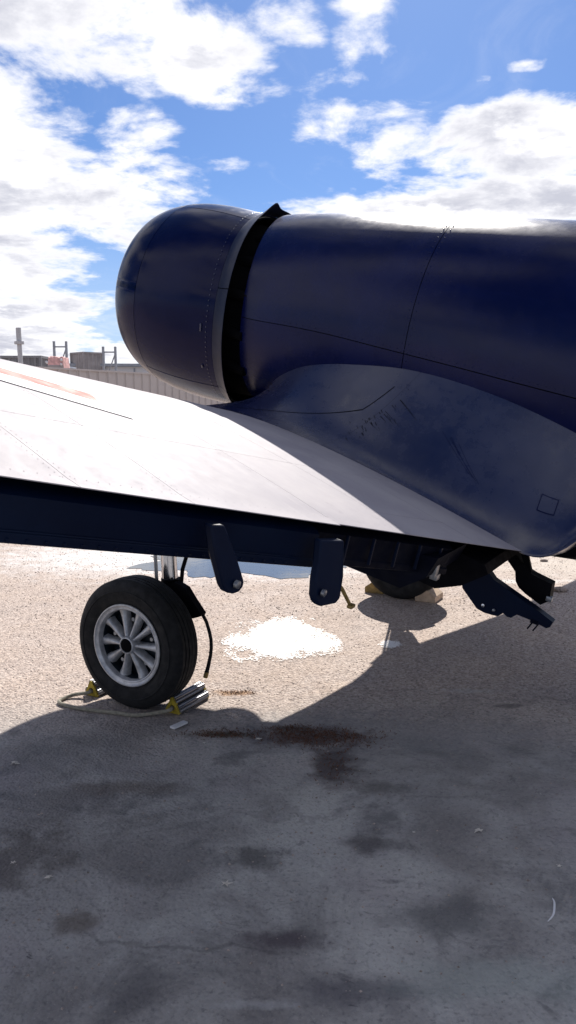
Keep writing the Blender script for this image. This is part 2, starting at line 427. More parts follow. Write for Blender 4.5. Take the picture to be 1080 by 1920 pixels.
# --- cowl skins: surface of revolution, joints leaning
CP = [(.03, .664), (.25, .678), (.44, .680), (.60, .672), (.73, .653), (.84, .620), (.93, .572), (.995, .505), (1.03, .42), (1.03, .365), (.99, .33), (.87, .33)]
def cowl_r(x):
    for (a, ra), (b_, rb) in zip(CP, CP[1:]):
        if a <= x <= b_: return ra + (rb - ra) * (x - a) / (b_ - a)
    return CP[0][1]
def smooth_prof(P, n):
    # Catmull-Rom through the profile
    out = []
    for i in range(len(P) - 1):
        p0 = P[max(i - 1, 0)]; p1 = P[i]; p2 = P[i + 1]; p3 = P[min(i + 2, len(P) - 1)]
        for k in range(n):
            t = k / n
            out.append(tuple(.5 * ((2 * p1[j]) + (-p0[j] + p2[j]) * t + (2 * p0[j] - 5 * p1[j] + 4 * p2[j] - p3[j]) * t * t + (-p0[j] + 3 * p1[j] - 3 * p2[j] + p3[j]) * t ** 3) for j in (0, 1)))
    out.append(P[-1]); return out
CPS = smooth_prof(CP, 5)
XJ = .69
def lean(x, z):
    f = max(0., min(1., (.75 - x) / .6)); return f * (.051 * z + .178 * z * z)
def shell(prof, a0, a1, seg, th, shear=SH, cz=lambda x: 0., ratio=lambda x: 1.):
    """skin panel between two angles with real thickness"""
    V = []; n = seg + 1
    for lay in (0, 1):
        for (x, r) in prof:
            for k in range(n):
                t = a0 + (a1 - a0) * k / seg; rr = r - th * lay
                y = rr * math.cos(t); z = rr * ratio(x) * math.sin(t) + cz(x)
                V.append((x + lean(x, z), y, z))
    m_ = len(prof); Fc = []; L = m_ * n
    for i in range(m_ - 1):
        for k in range(seg):
            q = (i * n + k, i * n + k + 1, (i + 1) * n + k + 1, (i + 1) * n + k)
            Fc.append(q); Fc.append(tuple(j + L for j in q[::-1]))
    for i in range(m_ - 1):
        for k in (0, n - 1): Fc.append((i * n + k, (i + 1) * n + k, (i + 1) * n + k + L, i * n + k + L))
    for k in range(seg):
        for i in (0, m_ - 1): Fc.append((i * n + k, i * n + k + 1, i * n + k + 1 + L, i * n + k + L))
    return V, Fc
body_prof = [p for p in CPS if p[0] < XJ - .004 and CPS.index(p) < 30]
body_prof.append((XJ - .004, .6617))
lip_prof = [(XJ, .6610)] + [p for i, p in enumerate(CPS) if (p[0] > XJ + .01 or i > 30)]
part('nose_ring', shell(lip_prof, 0, 2 * math.pi, 96, .006), 'navy_cowl')
gap = .004
for a0, a1 in ((R(-52), R(62)), (R(62), R(180)), (R(180), R(308))):
    part('cowl_panel', shell(body_prof, a0 + gap / .66, a1 - gap / .66, 40, .006), 'navy_cowl')
part('cowl_inner_shell', shell([(.01, .650), (.5, .666), (.66, .656), (.74, .638)], 0, 2 * math.pi, 64, .01), 'black')
# engine face inside the intake
bm = bmesh.new()
V, Fc = lathe([(.60, .0), (.66, .12), (.62, .16), (.50, .2), (.48, .60), (.40, .62)], 48, 'x', (0, 0, 0))
part('engine_face', (V, Fc), 'dark')
for k in range(9):
    t = 2 * math.pi * k / 9
    bm = bmesh.new(); tube_bm(bm, [(.5, .2 * math.cos(t), .2 * math.sin(t)), (.55, .5 * math.cos(t), .5 * math.sin(t))], [.07, .085], 14)
    bpart('engine_cylinder', bm, 'steel')
bm = bmesh.new(); tube_bm(bm, [(.55, 0, 0), (.92, 0, 0)], .05, 20); bpart('propeller_shaft', bm, 'steel')
# latch by the port cowl joint
for z_, l_ in ((-.15, .05), (-.40, .025)):
    t = math.asin(z_ / .675); bm = bmesh.new()
    box_bm(bm, (.115 + lean(0, z_), .674 * math.cos(t), z_), (.012, .008, l_), Matrix.Rotation(t, 3, 'X'), .002); bpart('cowl_latch', bm, 'navy_fillet')

# --- cowl flaps: ring of flared segments
NF = 6
for k in range(NF):
    a0 = R(70) + 2 * math.pi * k / NF + .004; a1 = R(70) + 2 * math.pi * (k + 1) / NF - .004
    amid = (a0 + a1) / 2
    fl = .052
    pr = [(.026, .667), (.0, .672), (-.03, .683), (-.06, .698), (-.078, .708)]
    V, Fc = shell(pr, a0, a1, 24, .004)
    for v_i, v in enumerate(V):      # the top of the ring is bent up to a torn point
        t = math.atan2(v[2], v[1]); w_ = math.exp(-((t - R(74)) / R(7)) ** 2) * max(0., min(1., (.02 - v[0] + lean(0, v[2])) / .09))
        V[v_i] = (v[0] - .02 * w_, v[1], v[2] + .05 * w_)
    part('cowl_flap', (V, Fc), 'strip')
# dark exhaust collector space behind the engine
part('engine_bulkhead', lathe([(.25, .02), (.25, .60), (-.10, .56), (-.30, .55), (-.55, .57)], 64, 'x'), 'black')

# --- fuselage
FS = [(-.13, .615, .635, .050), (-.28, .640, .660, .055), (-.52, .657, .683, .070), (-.80, .668, .710, .080), (-1.15, .675, .750, .080), (-1.6, .675, .800, .080), (-2.1, .668, .85, .075), (-2.7, .64, .87, .07),
      (-3.4, .56, .76, .06), (-4.3, .42, .60, .10), (-5.3, .27, .42, .16), (-6.3, .13, .26, .22), (-6.7, .03, .10, .26)]
def fint(x, j):
    P = FS
    if x >= P[0][0]: return P[0][j]
    for i in range(len(P) - 1):
        if P[i][0] >= x >= P[i + 1][0]:
            p0 = P[max(i - 1, 0)]; p1 = P[i]; p2 = P[i + 1]; p3 = P[min(i + 2, len(P) - 1)]
            t = (x - p1[0]) / (p2[0] - p1[0]); m1 = (p2[j] - p0[j]) / (p2[0] - p0[0]) * (p2[0] - p1[0]); m2 = (p3[j] - p1[j]) / (p3[0] - p1[0]) * (p2[0] - p1[0])
            return (2 * t ** 3 - 3 * t * t + 1) * p1[j] + (t ** 3 - 2 * t * t + t) * m1 + (-2 * t ** 3 + 3 * t * t) * p2[j] + (t ** 3 - t * t) * m2
    return P[-1][j]
def fus_pt(x, t, off=0.):
    ry, rz, cz = fint(x, 1) + off, fint(x, 2) + off, fint(x, 3)
    z = rz * math.sin(t); y = ry * math.cos(t)
    f_ = max(0., min(1., (-x - .25) / .95)); f_ = f_ * f_ * (3 - 2 * f_); return (x + (1 - f_) * lean(0, z) + f_ * .05 * z, y, cz + z)
def fus_panel(name, x0, x1, a0, a1, nx, na, off=0., th=.005, mat='navy', parent=None, **k):
    V = []; n = na + 1
    for lay in (0, 1):
        for i in range(nx + 1):
            x = x0 + (x1 - x0) * i / nx
            for j in range(n): V.append(fus_pt(x, a0 + (a1 - a0) * j / na, off - th * lay))
    L = (nx + 1) * n; Fc = []
    for i in range(nx):
        for j in range(na):
            q = (i * n + j, i * n + j + 1, (i + 1) * n + j + 1, (i + 1) * n + j); Fc.append(q); Fc.append(tuple(a + L for a in q[::-1]))
        for j in (0, na): Fc.append((i * n + j, (i + 1) * n + j, (i + 1) * n + j + L, i * n + j + L))
    for j in range(na):
        for i in (0, nx): Fc.append((i * n + j, i * n + j + 1, i * n + j + 1 + L, i * n + j + L))
    return part(name, (V, Fc), mat, parent, **k)
XS = [-.145, -1.29, -2.65, -3.9, -5.2, -6.7]
AS = [R(-7), R(97), R(187), R(353)]
for i in range(5):
    for j in range(3):
        gx_ = .0022; ga = .0022 / .66
        fus_panel('fuselage_panel', XS[i] - gx_, XS[i + 1] + gx_, AS[j] + ga, AS[j + 1] - ga, 14, 26 if j < 2 else 36)
part('fuselage_core', ([Vector(fus_pt(x, t, -.008)) for x in np.linspace(-.165, -6.68, 40) for t in np.linspace(0, 2 * math.pi, 48, endpoint=False)],
      [(i * 48 + k, i * 48 + (k + 1) % 48, (i + 1) * 48 + (k + 1) % 48, (i + 1) * 48 + k) for i in range(39) for k in range(48)] + [tuple(range(48)), tuple(range(39 * 48, 40 * 48))]), 'black')
# canopy and tail, beyond the picture's edge but standing there all the same
V = []; nC = 20
for i, x in enumerate(np.linspace(-2.75, -4.6, 12)):
    s_ = math.sin(math.pi * (i / 11)) ** .6
    for k in range(nC + 1):
        t = math.pi * k / nC
        V.append((x, .33 * math.cos(t) * (s_ * .8 + .2), fint(x, 3) + fint(x, 2) * .86 + .48 * s_ * math.sin(t)))
part('canopy', (V, [(i * (nC + 1) + k, i * (nC + 1) + k + 1, (i + 1) * (nC + 1) + k + 1, (i + 1) * (nC + 1) + k) for i in range(11) for k in range(nC)]), 'glass')
part('tail_fin', extrude_poly([(-5.0, 0, .5), (-5.7, 0, 1.55), (-6.2, 0, 1.75), (-6.75, 0, 1.6), (-6.95, 0, .2), (-6.2, 0, .1)], (0, .09, 0)), 'navy')
part('tailplane', extrude_poly([(-5.6, -.1, .35), (-5.9, 1.9, .38), (-6.5, 1.95, .38), (-6.7, .1, .35), (-6.7, -.1, .35), (-6.5, -1.95, .38), (-5.9, -1.9, .38), (-5.6, -.1, .35)][:7], (0, 0, .08)), 'navy')

# --- rivets (rows far too many to pick apart)
def rivets(name, pts, r, mat, parent=None):
    V = []; Fc = []
    for p in pts:
        p = Vector(p); nrm = Vector((0, p.y, p.z - .05)).normalized() if len(p) == 3 else Vector((0, 0, 1))
        V0 = len(V); a = nrm.cross(Vector((1, 0, 0))).normalized(); b_ = nrm.cross(a)
        V.append(p + nrm * r * .5)
        for k in range(6): V.append(p + (a * math.cos(k * math.pi / 3) + b_ * math.sin(k * math.pi / 3)) * r)
        for k in range(6): Fc.append((V0, V0 + 1 + k, V0 + 1 + (k + 1) % 6))
    return part(name, (V, Fc), mat, parent, kind='stuff')
rv = []
for x in np.arange(-.3, -2.6, -.045):
    rv.append(fus_pt(x, AS[0] + .028, .0005)); rv.append(fus_pt(x, AS[1] - .028, .0005))
for xx in (XS[1] + .02, XS[1] - .02, XS[2] + .02):
    for t in np.arange(R(-20), R(95), .06): rv.append(fus_pt(xx, t, .0005))
rivets('fuselage_rivets', rv, .005, 'navy')

V, Fc = [], []
for xx, rr in ((.075, .6725), (XJ - .02, .6615), (XJ + .02, .655)):
    for t in np.arange(R(-95), R(110), .05):
        z = rr * math.sin(t); p = Vector((xx + lean(xx, z), rr * math.cos(t), z)); nn = Vector((0, math.cos(t), math.sin(t))); n0 = len(V)
        a = nn.cross(Vector((1, 0, 0))); V.append(p + nn * .0022)
        for k in range(6): V.append(p + (a * math.cos(k * math.pi / 3) + Vector((1, 0, 0)) * math.sin(k * math.pi / 3)) * .0045)
        Fc += [(n0, n0 + 1 + k, n0 + 1 + (k + 1) % 6) for k in range(6)]
part('cowl_rivets', (V, Fc), 'navy_fillet', kind='stuff')
for t in (R(-38), R(-14), R(10), R(33), R(56)):
    bm = bmesh.new(); c_, s_ = math.cos(t), math.sin(t)
    tube_bm(bm, [(.12, .52 * c_, .52 * s_), (-.04, .575 * c_, .575 * s_), (-.17, .60 * c_, .60 * s_)], [.035, .035, .03], 12); bpart('exhaust_stub', bm, 'black')

# --- wing: aerofoil sections
T0 = (-2.2937, .95, -.8113); SW = .29; DH = math.tan(R(8.5))
def te_(y): return (T0[0] + SW * (y - .95), T0[2] + DH * (y - .95))
def le_(y): return (-.137 - .081 * (y - .95), -.658 + .154 * (y - .95))
TK = .125
STAR = False      # True while the far, starboard side is built
def foil(y, s, upper=True, off=0.):
    lx, lz = le_(y); lx -= float(np.interp(y, (.0, .3, .9, 1.4, 2., 3.2, 5.), (.5, .5, .45, .33, .35, .5, .5)) if STAR else np.interp(y, (.3, .85), (.5, 0.))); tx, tz = te_(y); cx, cz = tx - lx, tz - lz; c = math.hypot(cx, cz)  # leading edge set back, shaped so the ground shadow's edge falls right
    nx, nz = -cz / c, cx / c
    if nz < 0: nx, nz = -nx, -nz
    yt = 5 * TK * c * (.2969 * math.sqrt(max(s, 0)) - .126 * s - .3516 * s * s + .2843 * s ** 3 - .1015 * s ** 4)
    yt = yt + off if upper else -yt * .55 + .0
    return Vector((lx + s * cx + yt * nx, y, lz + s * cz + yt * nz))
def wing_panel(s0, s1, y0, y1, sgn, ns, ny, mat='wing', name='wing_panel', off=0., th=.003, parent=None, gap=.0009, ext=0., **k):
    V = []; n = ns + 1
    c = abs(te_(y0)[0] - le_(y0)[0])
    for lay in (0, 1):
        for j in range(ny + 1):
            y = y0 + gap + (y1 - y0 - 2 * gap) * j / ny
            for i in range(n):
                s = s0 + gap / c + (s1 - s0 - 2 * gap / c) * i / ns
                p = foil(y, min(s, 1), True, off - th * lay)
                if s1 >= .999 and i == ns: p.x -= ext
                V.append((p.x, sgn * p.y, p.z))
    L = (ny + 1) * n; Fc = []
    for j in range(ny):
        for i in range(ns):
            q = (j * n + i, j * n + i + 1, (j + 1) * n + i + 1, (j + 1) * n + i); Fc.append(q); Fc.append(tuple(a + L for a in q[::-1]))
        for i in (0, ns): Fc.append((j * n + i, (j + 1) * n + i, (j + 1) * n + i + L, j * n + i + L))
    for i in range(ns):
        for j in (0, ny): Fc.append((j * n + i, j * n + i + 1, j * n + i + 1 + L, j * n + i + L))
    return part(name, (V, Fc), mat, parent, **k)
def wing_core(sgn):
    V = []; ys = np.linspace(.0, 5.35, 32); ss = [t ** 1.7 for t in np.linspace(0, 1, 26)]
    ring = []
    for y in ys:
        tip = max(0., (y - 4.6) / .75); tip = math.sqrt(max(0.02, 1 - tip * tip)) if tip > 0 else 1.
        row = [foil(y, s, True, -.005) for s in ss[::-1]] + [foil(y, s, False) for s in ss[1:]]
        mid = sum(row, Vector()) / len(row)
        ring.append([mid + (p - mid) * tip if tip < 1 else p for p in row])
    n = len(ring[0]); V = [Vector((p.x, sgn * p.y, p.z)) for r_ in ring for p in r_]
    Fc = [(j * n + i, j * n + (i + 1) % n, (j + 1) * n + (i + 1) % n, (j + 1) * n + i) for j in range(len(ys) - 1) for i in range(n)] + [tuple(range(n)), tuple(range((len(ys) - 1) * n, len(ys) * n))]
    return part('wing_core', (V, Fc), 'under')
wing_core(1); STAR = True; wing_core(-1); STAR = False
YJ = [.80, 1.40, 1.95, 2.41, 3.07, 3.44, 4.05, 4.65]
for j in range(len(YJ) - 1):
    y0, y1 = YJ[j], YJ[j + 1]
    cuts = [0., .10, .66, 1.] if j in (0, 3, 4) else [0., .10, .42, .66, .9, 1.] if j == 1 else [0., .10, .66, 1.]
    for a, b_ in zip(cuts, cuts[1:]):
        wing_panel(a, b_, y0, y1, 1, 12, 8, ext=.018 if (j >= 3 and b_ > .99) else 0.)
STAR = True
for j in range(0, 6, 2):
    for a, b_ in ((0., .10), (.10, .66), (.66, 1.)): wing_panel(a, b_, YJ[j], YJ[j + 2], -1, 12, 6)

STAR = False

# --- wing root fillet
ZU = [(-.05, -.645), (-.27, -.50), (-.46, -.335), (-.69, -.215), (-1.06, -.13), (-1.41, -.09), (-1.86, -.115), (-2.3, -.20), (-2.8, -.34), (-3.4, -.5)]
ZW = [(-.05, 1.0, None), (-2.20, 1.0, None), (-2.29, .985, -.803), (-2.38, .95, -.79), (-2.45, .90, -.745), (-2.52, .84, -.66), (-2.62, .77, -.57), (-2.85, .68, -.50), (-3.1, .60, -.50), (-3.4, .52, -.53)]
def lerp(T, x, j):
    if x >= T[0][0]: return T[0][j]
    for a, b_ in zip(T, T[1:]):
        if a[0] >= x >= b_[0]: return a[j] + (b_[j] - a[j]) * (x - a[0]) / (b_[0] - a[0])
    return T[-1][j]
def cr(T, x, j):
    """smooth interpolation through a table"""
    if x >= T[0][0]: return T[0][j]
    for i in range(len(T) - 1):
        if T[i][0] >= x >= T[i + 1][0]:
            p0 = T[max(i - 1, 0)]; p1 = T[i]; p2 = T[i + 1]; p3 = T[min(i + 2, len(T) - 1)]
            h_ = p2[0] - p1[0]; t = (x - p1[0]) / h_; m1 = (p2[j] - p0[j]) / (p2[0] - p0[0]) * h_; m2 = (p3[j] - p1[j]) / (p3[0] - p1[0]) * h_
            return (2 * t ** 3 - 3 * t * t + 1) * p1[j] + (t ** 3 - 2 * t * t + t) * m1 + (-2 * t ** 3 + 3 * t * t) * p2[j] + (t ** 3 - t * t) * m2
    return T[-1][j]
def s_of(x, y):
    lx = le_(y)[0]; tx = te_(y)[0]; return max(0., min(1., (lx - x) / (lx - tx)))
def fillet(x, v, off=0.):
    zu = cr(ZU, x, 1); cz, rz, ry = fint(x, 3), fint(x, 2), fint(x, 1)
    yu = ry * math.sqrt(max(.02, 1 - ((zu - cz) / rz) ** 2)) + .002
    yw = cr([(a, b_) for a, b_, c_ in ZW], x, 1)
    if x > -2.20: p = foil(1.0, s_of(x, 1.0), True, .0015); zw = p.z
    else:
        z0 = foil(1.0, s_of(-2.20, 1.0), True, .0015).z
        zw = cr([(-2.0, z0 + .06), (-2.20, z0)] + [(a, c_) for a, b_, c_ in ZW if c_ is not None], x, 1)
    # bezier from the fuselage side, down and flaring out to the wing
    h_ = zu - zw
    p0 = (yu, zu); p1 = (yu + .10 * min(1., max(0., h_) / .32), zu - h_ * .42); p2 = (yu + (yw - yu) * .50, zw + h_ * .16 + .02); p3 = (yw, zw)
    u = v; q = [(1 - u) ** 3 * p0[i] + 3 * (1 - u) ** 2 * u * p1[i] + 3 * (1 - u) * u * u * p2[i] + u ** 3 * p3[i] for i in (0, 1)]
    e = .01; u2 = min(1, u + e); u1 = max(0, u - e)
    def bz(u): return [(1 - u) ** 3 * p0[i] + 3 * (1 - u) ** 2 * u * p1[i] + 3 * (1 - u) * u * u * p2[i] + u ** 3 * p3[i] for i in (0, 1)]
    a, b_ = bz(u1), bz(u2); ty, tz = b_[0] - a[0], b_[1] - a[1]; L = math.hypot(ty, tz) or 1
    return Vector((x, q[0] - tz / L * off, q[1] + ty / L * off))
def fillet_panel(name, x0, x1, v0, v1, nx, nv, off, mat, th=.004, under=False, k0=0., k1=0., **k):
    V = []; rows = []
    for i in range(nx + 1):
        r_ = []
        for j in range(nv + 1):
            v = v0 + (v1 - v0) * j / nv; xa, xb = x0 + k0 * v, x1 + k1 * v; x = xa + (xb - xa) * i / nx; r_.append(fillet(x, v, off))
        if under:  # roll the edge under and back to the belly
            e = r_[-1]; f = max(0., min(1., (-x - 2.15) / .2))
            for t in np.linspace(.15, 1, 10):
                ang = t * math.pi * .9; rad = .07 * f + .006
                r_.append(Vector((x, e.y + (rad * .35 * math.sin(ang) if t < .9 else 0) - (e.y - .35) * max(0, t - .3) / .7 * f, e.z - rad * (1 - math.cos(ang)) / 2 - .02 * f * t)))
        rows.append(r_)
    n = len(rows[0])
    for r_ in rows: V += r_
    Fc = [(i * n + j, i * n + j + 1, (i + 1) * n + j + 1, (i + 1) * n + j) for i in range(nx) for j in range(n - 1)]
    return part(name, (V, Fc), mat, **k)
XF = [-.06, -1.02, -3.4]
fillet_panel('wing_fillet_panel', -.06, -1.4182, 0, 1, 50, 18, 0, 'navy_fillet', k1=.34)
fillet_panel('wing_fillet_core', -.07, -3.38, 0, 1, 90, 14, -.004, 'dark', under=False)
fillet_panel('wing_fillet_panel', -1.4195, -3.4, 0, 1, 70, 18, 0, 'navy_fillet', under=True, k0=.34)

def wing_strip(name, pts, mat, off=.003, n=18, m=4, parent=None):
    # pts: four corners (x, y) on the wing, laid over the skin
    (x0, y0), (x1, y1), (x2, y2), (x3, y3) = pts; V = []
    for i in range(n + 1):
        a = i / n
        for j in range(m + 1):
            b_ = j / m; x = (x0 * (1 - b_) + x3 * b_) * (1 - a) + (x1 * (1 - b_) + x2 * b_) * a; y = (y0 * (1 - b_) + y3 * b_) * (1 - a) + (y1 * (1 - b_) + y2 * b_) * a
            V.append(foil(y, s_of(x, y), True, off))
    return part(name, (V, [(i * (m + 1) + j, i * (m + 1) + j + 1, (i + 1) * (m + 1) + j + 1, (i + 1) * (m + 1) + j) for i in range(n) for j in range(m)]), mat, parent)
def bar_pt(t, w_): return (-.92 + .41 * t - .91 * w_, 2.70 + .91 * t + .41 * w_)
for nm, w0, w1, mt, ta in (('white_stripe', -.17, -.05, 'white', .04), ('red_stripe', -.049, .049, 'red', .0), ('white_stripe', .05, .16, 'white', -.09)):
    wing_strip(nm, [bar_pt(ta, w0), bar_pt(1.25, w0), bar_pt(1.25, w1), bar_pt(ta, w1)], mt)

def v_at(x, y):
    lo, hi = 0., 1.
    for _ in range(24):
        md_ = (lo + hi) / 2
        if fillet(x, md_).y < y: lo = md_
        else: hi = md_
    return (lo + hi) / 2
def ribbon_geo(path, w_, off, V, Fc, taper=False):
    P = []
    for (xa, ya), (xb, yb) in zip(path, path[1:]):
        for k in range(8): P.append((xa + (xb - xa) * k / 8, ya + (yb - ya) * k / 8))
    P.append(path[-1]); n0 = len(V)
    for i, (x, y) in enumerate(P):
        a = P[min(i + 1, len(P) - 1)]; b_ = P[max(i - 1, 0)]; d = Vector((a[0] - b_[0], a[1] - b_[1])).normalized()
        ww = w_ * (1 - .8 * i / len(P)) if taper else w_
        for s_ in (-1, 1):
            xx, yy = x - d.y * s_ * ww, y + d.x * s_ * ww; V.append(fillet(xx, v_at(xx, yy), off))
    Fc += [(n0 + 2 * i, n0 + 2 * i + 1, n0 + 2 * i + 3, n0 + 2 * i + 2) for i in range(len(P) - 1)]
V, Fc = [], []
ribbon_geo([(-.42, .93), (-.82, .855), (-1.178, .781), (-1.304, .706)], .0016, .0012, V, Fc)
part('panel_joint', (V, Fc), 'black')
V, Fc = [], []; random.seed(5)
for k in range(6):
    t = (k + random.random()) / 9; x, y = -1.385 + .23 * t + random.uniform(-.02, .01), .725 + .14 * t; L_ = random.uniform(.03, .14) * (1.2 - t)
    ribbon_geo([(x, y), (x - L_, y + L_ * .25)], random.uniform(.0006, .0013), .0014, V, Fc, True)
for _ in range(34):
    t = random.random() ** .7; x, y = -1.385 + .23 * t + random.gauss(-.02, .022), .725 + .14 * t + random.gauss(.01, .02); L_ = random.uniform(.002, .02)
    ribbon_geo([(x, y), (x - L_, y + L_ * .5)], random.uniform(.0005, .0014), .0014, V, Fc)
part('oil_streaks', (V, Fc), 'oil', kind='stuff')
V, Fc = [], []
for k in range(4):
    ribbon_geo([(-1.663 - .025 * k - .03 * (k % 2), .77 + .003 * k), (-1.884 - .022 * k, .837 + .004 * k)], .0006, .0013, V, Fc)
part('scratches', (V, Fc), 'navy_cowl', kind='stuff')
va, vb = v_at(-2.28, .775), v_at(-2.28, .815)
fillet_panel('access_panel', -2.25, -2.33, va, vb, 5, 5, .004, 'navy_fillet', k0=-.03, k1=-.03)

va, vb = v_at(-2.28, .772), v_at(-2.28, .818)
fillet_panel('access_panel_frame', -2.245, -2.335, va, vb, 5, 5, .002, 'navy_cowl', k0=-.03, k1=-.03)
rw = []
def wing_rivets(x0, y0, x1, y1, n_):
    for k in range(n_):
        t = k / (n_ - 1); x, y = x0 + (x1 - x0) * t, y0 + (y1 - y0) * t; rw.append(foil(y, s_of(x, y), True, .001))
V, Fc = [], []
for y in YJ[1:6]:
    lx, tx = le_(y)[0], te_(y)[0]
    for dy in (-.018, .018): wing_rivets(lx - .2 * (lx - tx), y + dy, tx + .02, y + dy, 46)
for s_ in (.66, .97):
    for y in np.arange(1.0, 3.6, .035): rw.append(foil(y, s_, True, .001))
for p in rw:
    n0 = len(V); V.append(p + Vector((0, 0, .0006)))
    for k in range(6): V.append(p + Vector((math.cos(k * math.pi / 3), math.sin(k * math.pi / 3), 0)) * .0019)
    Fc += [(n0, n0 + 1 + k, n0 + 1 + (k + 1) % 6) for k in range(6)]
part('wing_rivets', (V, Fc), 'wing', kind='stuff')

# --- flaps under the trailing edge
def flap(name, y0, y1, drop, fwd, lipy, mat='flap'):
    """lowered flap, hinge line just under the trailing edge; skin faces aft"""
    V = []; ys = np.linspace(y0, y1, 24)
    prof = [(-.16, -.012), (-.03, -.030), (-.005, -.050), (-.012, -drop + .035), (-.006, -drop + .028), (-.006, -drop + .004), (-.016, -drop), (-.05, -drop + .01), (-.20, -.06)]
    # prof: distance aft of TE (negative = forward), down
    for y in ys:
        tx, tz = te_(y)
        for a, d in prof: V.append((tx + fwd - a * -1 * -1 if False else tx + fwd + (-a), y, tz + d))
    n = len(prof)
    Fc = [(j * n + i, j * n + (i + 1) % n, (j + 1) * n + (i + 1) % n, (j + 1) * n + i) for j in range(len(ys) - 1) for i in range(n)] + [tuple(range(n)), tuple(range((len(ys) - 1) * n, len(ys) * n))]
    o = part(name, (V, Fc), mat)
    return o
fo = flap('flap', 2.46, 4.5, .180, .012, 0)
fi = flap('flap', 1.50, 2.44, .175, .055, 0, 'under')
# rivet row and lip details on the outer flap
bm = bmesh.new()
for y in np.arange(2.6, 4.4, .052):
    tx, tz = te_(y)
    bmesh.ops.create_icosphere(bm, subdivisions=1, radius=.0065, matrix=Matrix.Translation((tx + .018, y, tz - .166)))
bpart('flap_rivets', bm, 'flap', fo, kind='stuff')
bm = bmesh.new()
ys = np.linspace(2.54, 4.45, 12)
tube_bm(bm, [(te_(y)[0] + .022, y, te_(y)[1] - .145) for y in ys], .0035, 6); bpart('flap_edge_strip', bm, 'flap', fo)

# --- hinge arms
def arm(outl, aft, thick, mat='flap', bolt=None, name='flap_hinge_arm'):
    tx_dir = Vector((-1, 0, 0))
    V, Fc = extrude_poly(outl, tx_dir * thick); V = [v + tx_dir * aft for v in V]
    o = part(name, (V, Fc), mat)
    md = o.modifiers.new('edge', 'BEVEL'); md.width = .006; md.segments = 2; md.limit_method = 'ANGLE'
    if bolt:
        c_ = Vector(bolt) + tx_dir * (aft + thick / 2)
        V, Fc = lathe([(.0, .0001), (.0, .012), (-.0, .013), (.012, .013), (.014, .009), (.014, .0001)], 14, 'x', (0, 0, 0))
        V = [Vector((-v[0], v[1], v[2])) + c_ for v in V]
        part('bolt', (V, Fc), 'steel', o)
        o2 = None
    return o
br1 = [(-1.745, 3.045, -.545), (-1.765, 3.000, -.545), (-1.795, 2.962, -.622), (-1.825, 2.918, -.722), (-1.828, 2.922, -.738), (-1.828, 2.940, -.752), (-1.822, 2.963, -.756), (-1.815, 2.988, -.750), (-1.806, 3.002, -.730), (-1.775, 3.035, -.631)]
arm(br1, -.01, .03, 'flap', (-1.82, 2.962, -.722))
br2 = [(-1.885, 2.552, -.625), (-1.925, 2.445, -.63), (-1.956, 2.445, -.756), (-1.966, 2.452, -.835), (-1.962, 2.470, -.853), (-1.945, 2.56, -.850), (-1.932, 2.570, -.838), (-1.925, 2.580, -.815), (-1.912, 2.574, -.758), (-1.90, 2.556, -.70)]
arm(br2, -.01, .03, 'flap', (-1.935, 2.555, -.800))
# drain rod hanging from the second arm
bm = bmesh.new(); tube_bm(bm, [(-1.86, 2.27, -.84), (-1.881, 2.225, -.885), (-1.91, 2.185, -.945)], [.007, .008, .007], 10); box_bm(bm, (-1.915, 2.175, -.955), (.022, .040, .014), None, .004)
bpart('drain_rod', bm, 'brass')

# --- dark structure under the wing root
part('wing_root_fairing', extrude_poly([(-1.35, 1.5, -.70), (-1.86, 1.5, -.80), (-2.08, 1.5, -.78), (-2.05, 1.5, -.88), (-1.95, 1.5, -.965), (-1.3, 1.5, -.95)], (0, .45, 0)), 'under')
part('root_rib', extrude_poly([(-1.3, .95, -.75), (-2.18, .95, -.86), (-2.21, .95, -.90), (-2.10, .95, -1.0), (-1.98, .95, -1.06), (-1.3, .95, -1.0)], (0, .62, 0)), 'dark')
part('belly_fairing', extrude_poly([(-.9, 0, -.66), (-2.9, 0, -.70), (-2.4, 0, -.86), (-1.9, 0, -.96), (-1.2, 0, -.84)], (0, 1.2, 0)), 'dark')
bm = bmesh.new(); box_bm(bm, (-2.05, 1.62, -.865), (.03, .045, .06), None, .006); box_bm(bm, (-2.05, 1.585, -.90), (.035, .05, .03), None, .006)
bpart('hinge_fitting', bm, 'steel')
arm1 = [(-1.90, -1.10), (-1.947, -1.231), (-2.060, -1.318), (-2.104, -1.325), (-2.150, -1.322), (-2.186, -1.317), (-2.209, -1.288), (-2.235, -1.300), (-2.258, -1.298), (-2.283, -1.268), (-2.355, -1.270), (-2.455, -1.283), (-2.472, -1.270), (-2.479, -1.237), (-2.382, -1.203), (-2.106, -1.120), (-1.98, -1.02), (-1.88, -.95)]
o = part('tail_wheel_door', extrude_poly([(x, .5, z) for x, z in arm1], (0, .07, 0)), 'flap'); o.name = 'gear_door_arm'
V, Fc = lathe([(0, .0001), (0, .011), (.010, .010), (.012, .0001)], 12, 'y', (-2.09, .535, -1.285)); part('bolt', (V, Fc), 'chrome', o)
V, Fc = lathe([(0, .0001), (0, .009), (.010, .008), (.012, .0001)], 12, 'y', (-2.155, .535, -1.29)); part('bolt', (V, Fc), 'steel', o)
bm = bmesh.new()
for x0 in (-2.368, -2.400): box_bm(bm, (x0, .5, -1.300), (.009, .012, .075), Matrix.Rotation(R(-20), 3, 'Y'), .002)
box_bm(bm, (-2.385, .5, -1.272), (.045, .09, .02), None, .003); bpart('clevis', bm, 'under', o)
arm2 = [(-2.124, -1.028), (-2.18, -1.075), (-2.198, -1.129), (-2.225, -1.158), (-2.27, -1.180), (-2.368, -1.213), (-2.409, -1.173), (-2.396, -1.075), (-2.285, -1.060), (-2.243, -1.048), (-2.17, -.985), (-2.05, -.93), (-2.02, -.98)]
